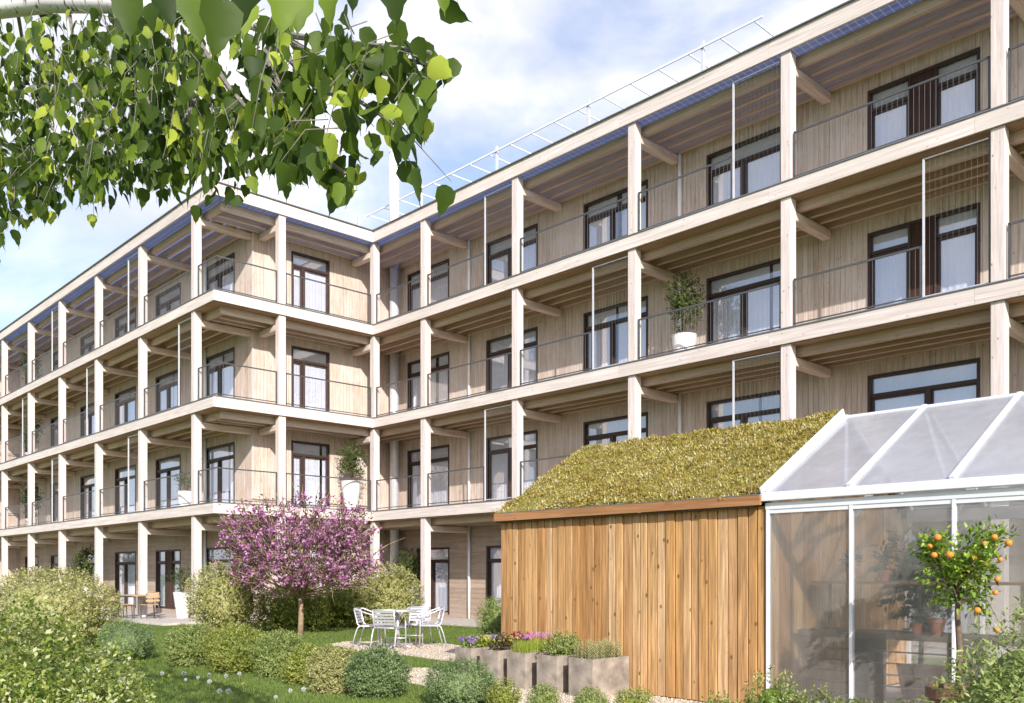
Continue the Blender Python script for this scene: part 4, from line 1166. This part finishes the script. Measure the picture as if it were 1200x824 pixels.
bed('violet_plant', 'violet flowers right of the yellow cushion, against the shed', 'flowers', 14.95, pm + .20, .12, .11, .17, 70, 'lf_sage', .04, seed=3, flower=34, fmat='fl_violet', fr_=.028)
bed('pansy_plant', 'bronze leaved pansies with a few yellow and violet blooms', 'flowers', 15.46, pm - .08, .14, .22, .19, 150, 'lf_bronze', .045, seed=4, flower=16, fmat='fl_yellow', fr_=.022)
bed('red_flower', 'deep red flowers behind the chives near the shed wall', 'flowers', 15.50, pm + .24, .12, .08, .24, 70, 'lf_bronze', .045, seed=5, flower=15, fmat='fl_red', fr_=.028)
g = np.random.default_rng(6)
o = thing('chive_clump', 'upright bright green chives with round pink flower heads', 'herb', (15.985, pm, PH - .025), 0)
n = 1500
P = np.stack([g.uniform(-.125, .125, n), g.uniform(-.29, .29, n), np.zeros(n)], -1)
V, F = leaf_mesh(P, unit(np.array([0, 0, 1.0]) + g.normal(size=(n, 3)) * .09), rnd_dir(g, n), g.uniform(.15, .22, n), g.uniform(.005, .008, n), TN)
np_mesh('foliage', V, F, M['chive'], o)
hp = np.stack([g.uniform(-.12, .12, 60), g.uniform(-.28, .30, 60), g.uniform(.20, .265, 60)], -1)
P7 = np.repeat(hp, 22, 0); D = rnd_dir(g, len(P7))
V, F = leaf_mesh(P7, D, rnd_dir(g, len(P7)), .019, .009, T4)
np_mesh('blossom', V, F, M['fl_pink'], o)
bed('herb_clump', 'dark green bushy herbs in the second nearest planter', 'herb', 16.53, pm, .19, .34, .26, 420, 'lf_sage', .04, k=6, seed=7)
g = np.random.default_rng(8)
o = thing('herb_clump', 'cream edged upright herb stems in the nearest planter', 'herb', (17.09, pm, PH - .025), 0)
vf = []
for i in range(210):
    bx_, by_ = g.uniform(-.155, .155), g.uniform(-.29, .29); hh = g.uniform(.16, .25)
    k = 26; s = np.linspace(.1, 1, k)
    P = np.stack([bx_ + np.zeros(k), by_ + np.zeros(k), s * hh], -1); a = np.arange(k) * 2.4
    D = np.stack([np.cos(a), np.sin(a), np.full(k, .55)], -1)
    vf.append(leaf_mesh(P, D, np.tile([0, 0, 1.0], (k, 1)), .030 * (1.15 - .5 * s), .012, T4))
np_mesh('foliage', *join(*vf), M['pale_herb'], o)

# ------------------------------------------------------------------ aluminium cafe set
TC = place_px(466, 17.75)
t = thing('cafe_table', 'round silver cafe table between four aluminium chairs', 'table', (TC[0], TC[1], .004))
tp = MB().lathe([(.355, .715), (.375, .72), (.38, .735), (.375, .75), (.355, .752)], n=36)
tp.build('tabletop', M['alu'], t, smooth=False)
MB().tube([(0, 0, .05), (0, 0, .714)], .028, 12).build('pedestal', M['alu'], t, smooth=True)
for k in range(4):
    a = k * math.pi / 2 + .4
    MB().tube([(0.03 * math.cos(a), .03 * math.sin(a), .09), (.17 * math.cos(a), .17 * math.sin(a), .055), (.30 * math.cos(a), .30 * math.sin(a), .017)], .017, 8).build('foot', M['alu'], t, smooth=True)
def cafe_chair(label, loc, rz):
    c = thing('cafe_chair', label, 'chair', loc, rz, 'aluminium chairs round the cafe table')
    r = .0135; w = .255
    for s in (-1, 1):
        arm = [(s*.215, -.27, .77), (s*.235, -.22, .765), (s*w, -.05, .70), (s*w, .14, .645), (s*w, .20, .615), (s*w, .215, .56), (s*w, .222, .44), (s*w, .235, .011)]
        MB().tube(arm[:6], r, 8).build('armrest', M['alu'], c, smooth=True)
        MB().tube(arm[5:], r, 8).build('leg', M['alu'], c, smooth=True)
        MB().tube([(s*.225, -.13, .44), (s*.235, -.19, .41), (s*.24, -.24, .28), (s*.25, -.31, .011)], r, 8).build('leg', M['alu'], c, smooth=True)
    f = MB()
    for s in (-1, 1):
        f.tube([(s*.222, .215, .43), (s*.222, -.14, .43), (s*.218, -.20, .47), (s*.215, -.27, .77)], r, 8)
    f.tube([(-.255, .222, .43), (.255, .222, .43)], r, 8); f.tube([(-.222, -.13, .43), (.222, -.13, .43)], r, 8); f.tube([(-.215, -.27, .775), (.215, -.27, .775)], r, 8)
    f.tube([(-.255, .229, .22), (.255, .229, .22)], .009, 6)
    f.build('frame', M['alu'], c, smooth=True)
    s_ = MB()
    for k in range(7):
        y = .185 - k * .052; s_.box(-.212, .212, y - .021, y + .021, .437, .449)
    s_.build('seat', M['alu'], c)
    b = MB()
    for k in range(5):
        z = .51 + k * .058; y = -.205 - (z - .47) / .30 * .07
        b.hexa([(-.208, y - .006, z - .02), (.208, y - .006, z - .02), (.208, y + .006, z - .02), (-.208, y + .006, z - .02), (-.208, y - .016, z + .022), (.208, y - .016, z + .022), (.208, y - .004, z + .022), (-.208, y - .004, z + .022)])
    b.build('backrest', M['alu'], c)
    return c
ch0 = cafe_chair('aluminium chair on the left side of the cafe table, seen from the side', (0, 0, .004), 0)
def seat_at(dr, df, face, label, src):
    c = src if src is ch0 and not src.get('placed') else copy_tree(src)
    c['label'] = label; src['placed'] = 1
    p = np.array(TC) + rtv * dr + fwv * df
    c.location = (p[0], p[1], .004)
    d = rtv * face[0] + fwv * face[1]
    c.rotation_euler = (0, 0, math.atan2(-d[0], d[1]))
    return c
seat_at(-.55, .10, (1, -.12), 'aluminium chair on the left side of the cafe table, seen from the side', ch0)
seat_at(.60, .28, (-1, -.25), 'aluminium chair on the right side of the cafe table, back turned to the shed', ch0)
seat_at(-.10, -.55, (.28, 1), 'nearest aluminium chair, its slatted back towards the lawn', ch0)
seat_at(.28, .62, (-.3, -1), 'farthest aluminium chair, hidden behind the cafe table', ch0)
if 'placed' in ch0: del ch0['placed']

# ------------------------------------------------------------------ wooden terrace set
def slatted_table(label, x, y):
    o = thing('patio_table', label, 'table', (x, y, .06))
    m = MB()
    for k in range(6): m.box(-.75, .75, -.39 + k * .13, -.275 + k * .13, .70, .725)
    m.build('tabletop', M['teak'], o)
    for sx in (-1, 1):
        for sy in (-1, 1):
            MB().bar((sx * .66, sy * .32, 0), (sx * .62, sy * .30, .70), .03, .03).build('leg', M['steel'], o)
    MB().box(-.6, .6, -.31, -.28, .66, .699).build('apron', M['steel'], o)
    return o
slatted_table('wooden slat table with dark metal legs on the ground floor terrace', -4.95, -5.75)
def patio_chair(label, loc, rz):
    o = thing('patio_chair', label, 'chair', loc, rz, 'wooden chairs round the terrace table')
    s = MB()
    for k in range(4): s.box(-.21, .21, -.2 + k * .105, -.105 + k * .105, .43, .45)
    s.build('seat', M['teak'], o)
    b = MB(); b.box(-.21, .21, -.245, -.225, .66, .80); b.box(-.21, .21, -.238, -.218, .54, .60)
    b.build('backrest', M['teak'], o)
    for sx in (-1, 1):
        MB().bar((sx * .20, .18, 0), (sx * .19, .16, .43), .022, .022).build('leg', M['steel'], o)
        MB().tube([(sx * .20, -.27, 0), (sx * .195, -.20, .43), (sx * .19, -.25, .80)], .011, 6).build('leg', M['steel'], o)
    return o
pc = patio_chair('wooden patio chair at the near left of the terrace table', (-5.35, -6.25, .06), 0)
for (x, y, rz, lab) in ((-4.55, -6.28, .05, 'wooden patio chair at the near right of the terrace table'), (-5.3, -5.2, math.pi, 'wooden patio chair behind the terrace table, nearer the glass door'), (-3.85, -5.75, math.pi / 2, 'wooden patio chair at the right head of the terrace table')):
    c = copy_tree(pc); c.location = (x, y, .06); c.rotation_euler = (0, 0, rz); c['label'] = lab

# ------------------------------------------------------------------ grass, gravel stones, lawn flowers
g = np.random.default_rng(91)
n = 330000
u = g.uniform(1.0, 19.5, n); v = g.uniform(-14.5, -0.8, n)
P = np.stack([u, v], -1)
q = np.stack([u, v, np.zeros(n)], -1) - CAM; dep = q @ FW; sx = (q @ RT) / np.maximum(dep, .1) * 1054.74 + 600
ok = (dep > 5.5) & (sx > -60) & (sx < 760) & ~in_poly(P, patio_poly) & ~in_poly(P, path_poly) & ~((v > -3.6) & (u < -.9)) & ~((v > -.6)) & ~((u > 14.9) & (v > -8.3))
ok &= g.random(n) < np.clip((26 - dep) / 13, .25, 1)
P = np.stack([u, v, np.zeros(n) - .003], -1)[ok]; n = len(P)
D = unit(np.array([0, 0, 1.0]) + g.normal(size=(n, 3)) * .42)
V, F = leaf_mesh(P, D, rnd_dir(g, n), g.uniform(.025, .065, n), g.uniform(.006, .013, n), TN)
tag(np_mesh('grass', V, F, M['grass']), 'short green lawn grass between the bushes', 'grass', kind='stuff')
# stones
n = 9000
P = np.concatenate([np.stack([g.uniform(7.7, 14.5, n), g.uniform(-8.6, -4.6, n)], -1), np.stack([g.uniform(12.8, 19.2, n), g.uniform(-10.3, -8.1, n)], -1)])
k1 = in_poly(P, patio_poly); k2 = in_poly(P, path_poly)
P = P[k1 | k2]; zb = np.where(in_poly(P, path_poly), .010, .006)
oct_v = np.array([[1, 0, 0], [-1, 0, 0], [0, 1, 0], [0, -1, 0], [0, 0, 1], [0, 0, -1.0]]); oct_f = np.array([[0, 2, 4], [2, 1, 4], [1, 3, 4], [3, 0, 4], [2, 0, 5], [1, 2, 5], [3, 1, 5], [0, 3, 5]])
sc = g.uniform(.008, .022, (len(P), 1, 1)) * g.uniform(.6, 1.2, (len(P), 1, 3)); an = g.uniform(0, 6.28, len(P)); ca, sa = np.cos(an)[:, None], np.sin(an)[:, None]
VV = oct_v[None] * sc; VV = np.stack([VV[..., 0] * ca - VV[..., 1] * sa, VV[..., 0] * sa + VV[..., 1] * ca, VV[..., 2] * .7], -1)
VV += np.concatenate([P, zb[:, None]], 1)[:, None, :]
tag(np_mesh('gravel', VV.reshape(-1, 3), (oct_f[None] + np.arange(len(P))[:, None, None] * 6).reshape(-1, 3), M['stone']), 'loose beige gravel stones under the cafe set and planters', 'gravel', kind='stuff')

def lawn_flower(kind, loc, seed):
    g = np.random.default_rng(seed)
    if kind == 'w':
        o = thing('dandelion_clock', 'white dandelion seed head standing in the lawn grass', 'flower', loc, 0, 'dandelion seed heads in the lawn')
        P = np.tile([0, 0, .125], (60, 1)); V, F = leaf_mesh(P, rnd_dir(g, 60), rnd_dir(g, 60), .034, .016, T4); m = M['fl_white']
    else:
        o = thing('dandelion_flower', 'yellow dandelion flower standing in the lawn grass', 'flower', loc, 0, 'yellow dandelions in the lawn')
        P = np.tile([0, 0, .10], (40, 1)); D = unit(rnd_dir(g, 40) + np.array([0, 0, .5])); V, F = leaf_mesh(P, D, rnd_dir(g, 40), .03, .014, T4); m = M['fl_yellow']
    MB().tube([(0, 0, 0), (.005, 0, .06), (0, 0, .12 if kind == 'w' else .098)], .003, 5).build('stem', M['chive'], o)
    np_mesh('flower_head', V, F, m, o)
    return o
wspots = [(12.26, -11.94), (12.96, -11.92), (12.88, -11.72), (12.7, -11.49), (13.04, -11.41), (12.98, -11.19), (14.53, -12.21), (14.67, -12.17), (15.23, -11.89), (14.88, -11.51), (12.25, -12.39), (12.07, -12.86), (14.99, -11.4), (13.6, -11.9), (12.5, -11.75)]
w0 = lawn_flower('w', wspots[0] + (0,), 3); y0 = lawn_flower('y', (11.2, -12.1, 0), 4)
for i, p in enumerate(wspots[1:]):
    c = copy_tree(w0); c.location = p + (0,); c.rotation_euler = (0, 0, i * 1.3); s = .8 + .05 * (i % 7); c.scale = (s, s, s)
for i, p in enumerate([(11.5, -12.35), (11.9, -12.6), (12.4, -11.9), (13.3, -11.75), (12.1, -12.15), (11.0, -11.9), (13.9, -11.6)]):
    c = copy_tree(y0); c.location = p + (0,); c.rotation_euler = (0, 0, i * 1.1)

# ------------------------------------------------------------------ tall dark plants at the far end of the balconies
for lv_, nm in ((1, 'first'), (2, 'second'), (3, 'third')):
    potted('tall dark plant at the far left end of the %s floor balcony' % nm, (-20.6, -4.55, DECK[lv_]), .5, .26, 1.6, .42, 80 + lv_, mat='pot_grey', leaf=.09, n=260, lf='lf_dark')

# ------------------------------------------------------------------ birch reaching over from the left
def P3(x, y, d):
    p = CAM + (FW + RT * (x - 600) / 1054.74 + np.array([0, 0, 1.0]) * (672.17 - y) / 1054.74) * d
    return p
g = np.random.default_rng(101)
bx = place_px(-520, 4.6)
bt = thing('birch_tree', 'birch with white bark whose drooping leafy branches hang over the garden', 'tree', bx)
bt['world_origin'] = [bx[0], bx[1], 0.0]
MB().tube([(bx[0], bx[1], -.1), (bx[0] + .03, bx[1], 1.5), (bx[0] - .05, bx[1] + .05, 3.2), (bx[0], bx[1] + .1, 5.5), (bx[0] + .1, bx[1] + .1, 7.5)], [.19, .16, .14, .09, .04], 14).build('trunk', M['birch'], bt, smooth=True)
limb = MB()
limb.tube([(bx[0], bx[1] + .02, 3.6), P3(-200, 30, 4.7), P3(0, 8, 4.6), P3(60, 2, 4.3), P3(130, 4, 4.0), P3(205, 12, 3.6), P3(290, 26, 3.1), P3(345, 48, 2.8)], [.085, .07, .054, .048, .040, .030, .020, .014], 10)
limb.tube([(bx[0], bx[1] + .03, 3.0), P3(-200, 110, 5.2), P3(-60, 105, 5.0), P3(55, 104, 4.8), P3(110, 130, 4.6)], [.05, .035, .025, .018, .008], 8)
limb.build('limb', M['birch'], bt, smooth=True)
tw = MB()
twdef = [[(340, 46, 2.8), (352, 66, 2.7), (349, 115, 2.6), (344, 150, 2.5), (350, 180, 2.4), (362, 205, 2.3)],
         [(300, 30, 3.0), (330, 60, 2.6), (372, 105, 2.3), (420, 118, 2.1), (470, 150, 2.0)],
         [(320, 36, 3.0), (375, 68, 2.5), (425, 84, 2.2), (470, 70, 2.0), (525, 78, 1.95)],
         [(330, 40, 2.9), (400, 50, 2.3), (450, 55, 2.0), (505, 62, 1.9)],
         [(310, 60, 2.8), (340, 130, 2.4), (370, 175, 2.2), (392, 195, 2.1), (408, 205, 2.1)],
         [(215, 14, 3.6), (240, 60, 3.3), (235, 105, 3.1), (210, 150, 3.0), (190, 160, 3.0)],
         [(240, 60, 3.3), (270, 105, 3.0), (300, 140, 2.8), (318, 170, 2.6)],
         [(80, 6, 4.3), (85, 40, 4.1), (97, 58, 4.0), (130, 110, 3.9), (150, 160, 3.8)],
         [(130, 4, 4.0), (150, 60, 3.7), (175, 120, 3.6), (200, 190, 3.4)],
         [(20, 10, 4.5), (30, 70, 4.8), (25, 140, 5.0), (40, 210, 5.2)],
         [(-40, 20, 4.7), (-30, 100, 5.4), (0, 180, 5.8), (15, 250, 6.0)]]
for q in twdef:
    pts = [P3(*a) for a in q]
    tw.tube(pts, [.010 * (1 - .75 * i / len(pts)) for i in range(len(pts))], 6)
# region filled with leaf sprays: (column, lower edge, depth range)
edge = [(-120, 330), (-20, 320), (10, 300), (30, 268), (70, 262), (110, 266), (150, 236), (200, 240), (235, 238), (262, 250), (300, 222), (330, 212), (345, 190), (360, 150)]
ex, ey = zip(*edge)
Ps, Ds, Ns, Ls = [], [], [], []
def spray(x, y, d, nl, size, drop):
    """thin drooping twig with nl hanging leaves"""
    p0 = P3(x, y, d)
    dirn = unit(rtv * g.normal(0, .5) + fwv * g.normal(0, .5) + np.array([0, 0, -drop]))
    ln = nl * size * .55
    pts = [p0, p0 + dirn * ln * .5 + np.array([0, 0, .03]) + g.normal(size=3) * .015, p0 + dirn * ln]
    tw.tube(pts, [.0016, .0013, .0008], 4, cap=False)
    for i in range(nl):
        s = (i + .6) / nl
        b = p0 + dirn * ln * s + g.normal(size=3) * size * .2
        Ps.append(b); Ds.append(unit(np.array([0, 0, -1.0]) + g.normal(size=3) * .42 + dirn * .25)); Ns.append(unit(g.normal(size=3) * np.array([1, 1, .35]))); Ls.append(size * g.uniform(.72, 1.12))
for i in range(720):
    x = -110 + 455 * g.random() ** 1.2; lo = np.interp(x, ex, ey)
    if x > 200 and g.random() < (x - 180) / 260: continue
    y = 4 + (lo - 36) * g.random() ** .95
    f = np.clip((x + 100) / 440, 0, 1)
    d = (4.9 - 2.3 * f) * g.uniform(.8, 1.3)
    nl = int(g.integers(3, 7)); hang = (nl * .076 * .5 + .05) * 1054.74 / d
    if y + hang > lo + g.normal(0, 8): y = lo - hang - abs(g.normal(0, 20))
    spray(x, y, d, nl, .074, 1.1)
def along(q, n, size):
    pts = [P3(*a) for a in q]
    for i in range(n):
        s = g.uniform(.25, 1) * (len(pts) - 1); k = min(int(s), len(pts) - 2); p = pts[k] * (1 - s + k) + pts[k+1] * (s - k)
        Ps.append(p + g.normal(size=3) * .035); Ds.append(unit(np.array([0, 0, -1.0]) + g.normal(size=3) * .5)); Ns.append(unit(g.normal(size=3) * np.array([1, 1, .4]))); Ls.append(size * g.uniform(.75, 1.15))
for q in twdef[:5]: along(q, 30, .078)
for q in twdef[5:]: along(q, 26, .07)
for (x, y, d) in [(360, 70, 2.2), (390, 90, 2.1), (410, 60, 2.1), (430, 100, 2.0), (450, 80, 1.95), (470, 95, 1.9), (480, 60, 1.95), (500, 70, 1.9), (440, 130, 1.95), (460, 140, 1.9), (420, 145, 2.0), (385, 140, 2.1), (365, 120, 2.2), (400, 30, 2.2), (355, 30, 2.4), (430, 25, 2.1), (375, 140, 2.1), (400, 150, 2.0), (360, 140, 2.2), (335, 150, 2.3), (310, 10, 2.6), (330, 20, 2.5), (370, 15, 2.4), (395, 50, 2.2), (345, 55, 2.4), (415, 40, 2.1), (440, 55, 2.05), (460, 40, 2.0), (380, 60, 2.2), (510, 95, 1.9), (490, 110, 1.9), (350, 90, 2.3), (405, 115, 2.1), (340, 140, 2.4)]:
    if g.random() < .66: spray(x, y, d, 4, .078, .5)
# leaves hanging very near the lens
for (x, y, d, s) in [(150, -8, 1.25, .085), (188, -16, 1.2, .075), (180, 2, 1.28, .06), (232, -20, 1.15, .105), (262, -4, 1.1, .10), (300, -30, 1.15, .10), (335, -34, 1.05, .10), (350, -12, 1.15, .075), (392, -26, 1.15, .085), (408, -32, 1.2, .07), (466, -28, 1.15, .085), (520, -26, 1.25, .065), (290, 0, 1.3, .07), (534, -34, 1.2, .05)]:
    Ps.append(P3(x, y, d)); Ds.append(unit(np.array([0, 0, -1.0]) + rtv * g.normal(0, .16))); Ns.append(unit(-fwv + rtv * g.normal(0, .55) + np.array([0, 0, g.normal(0, .2)]))); Ls.append(s * .85)
tw.build('twigs', M['twig'], bt)
Pn, Dn, Nn, Ln_ = np.array(Ps), np.array(Ds), np.array(Ns), np.array(Ls)
V, F = leaf_mesh(Pn, Dn, Nn, Ln_, Ln_ * .66, TB)
np_mesh('crown', V - np.array(list(bt['world_origin'])), F, M['lf_birch'], bt)

for o in list(bpy.data.objects):
    if 'world_origin' in o: del o['world_origin']
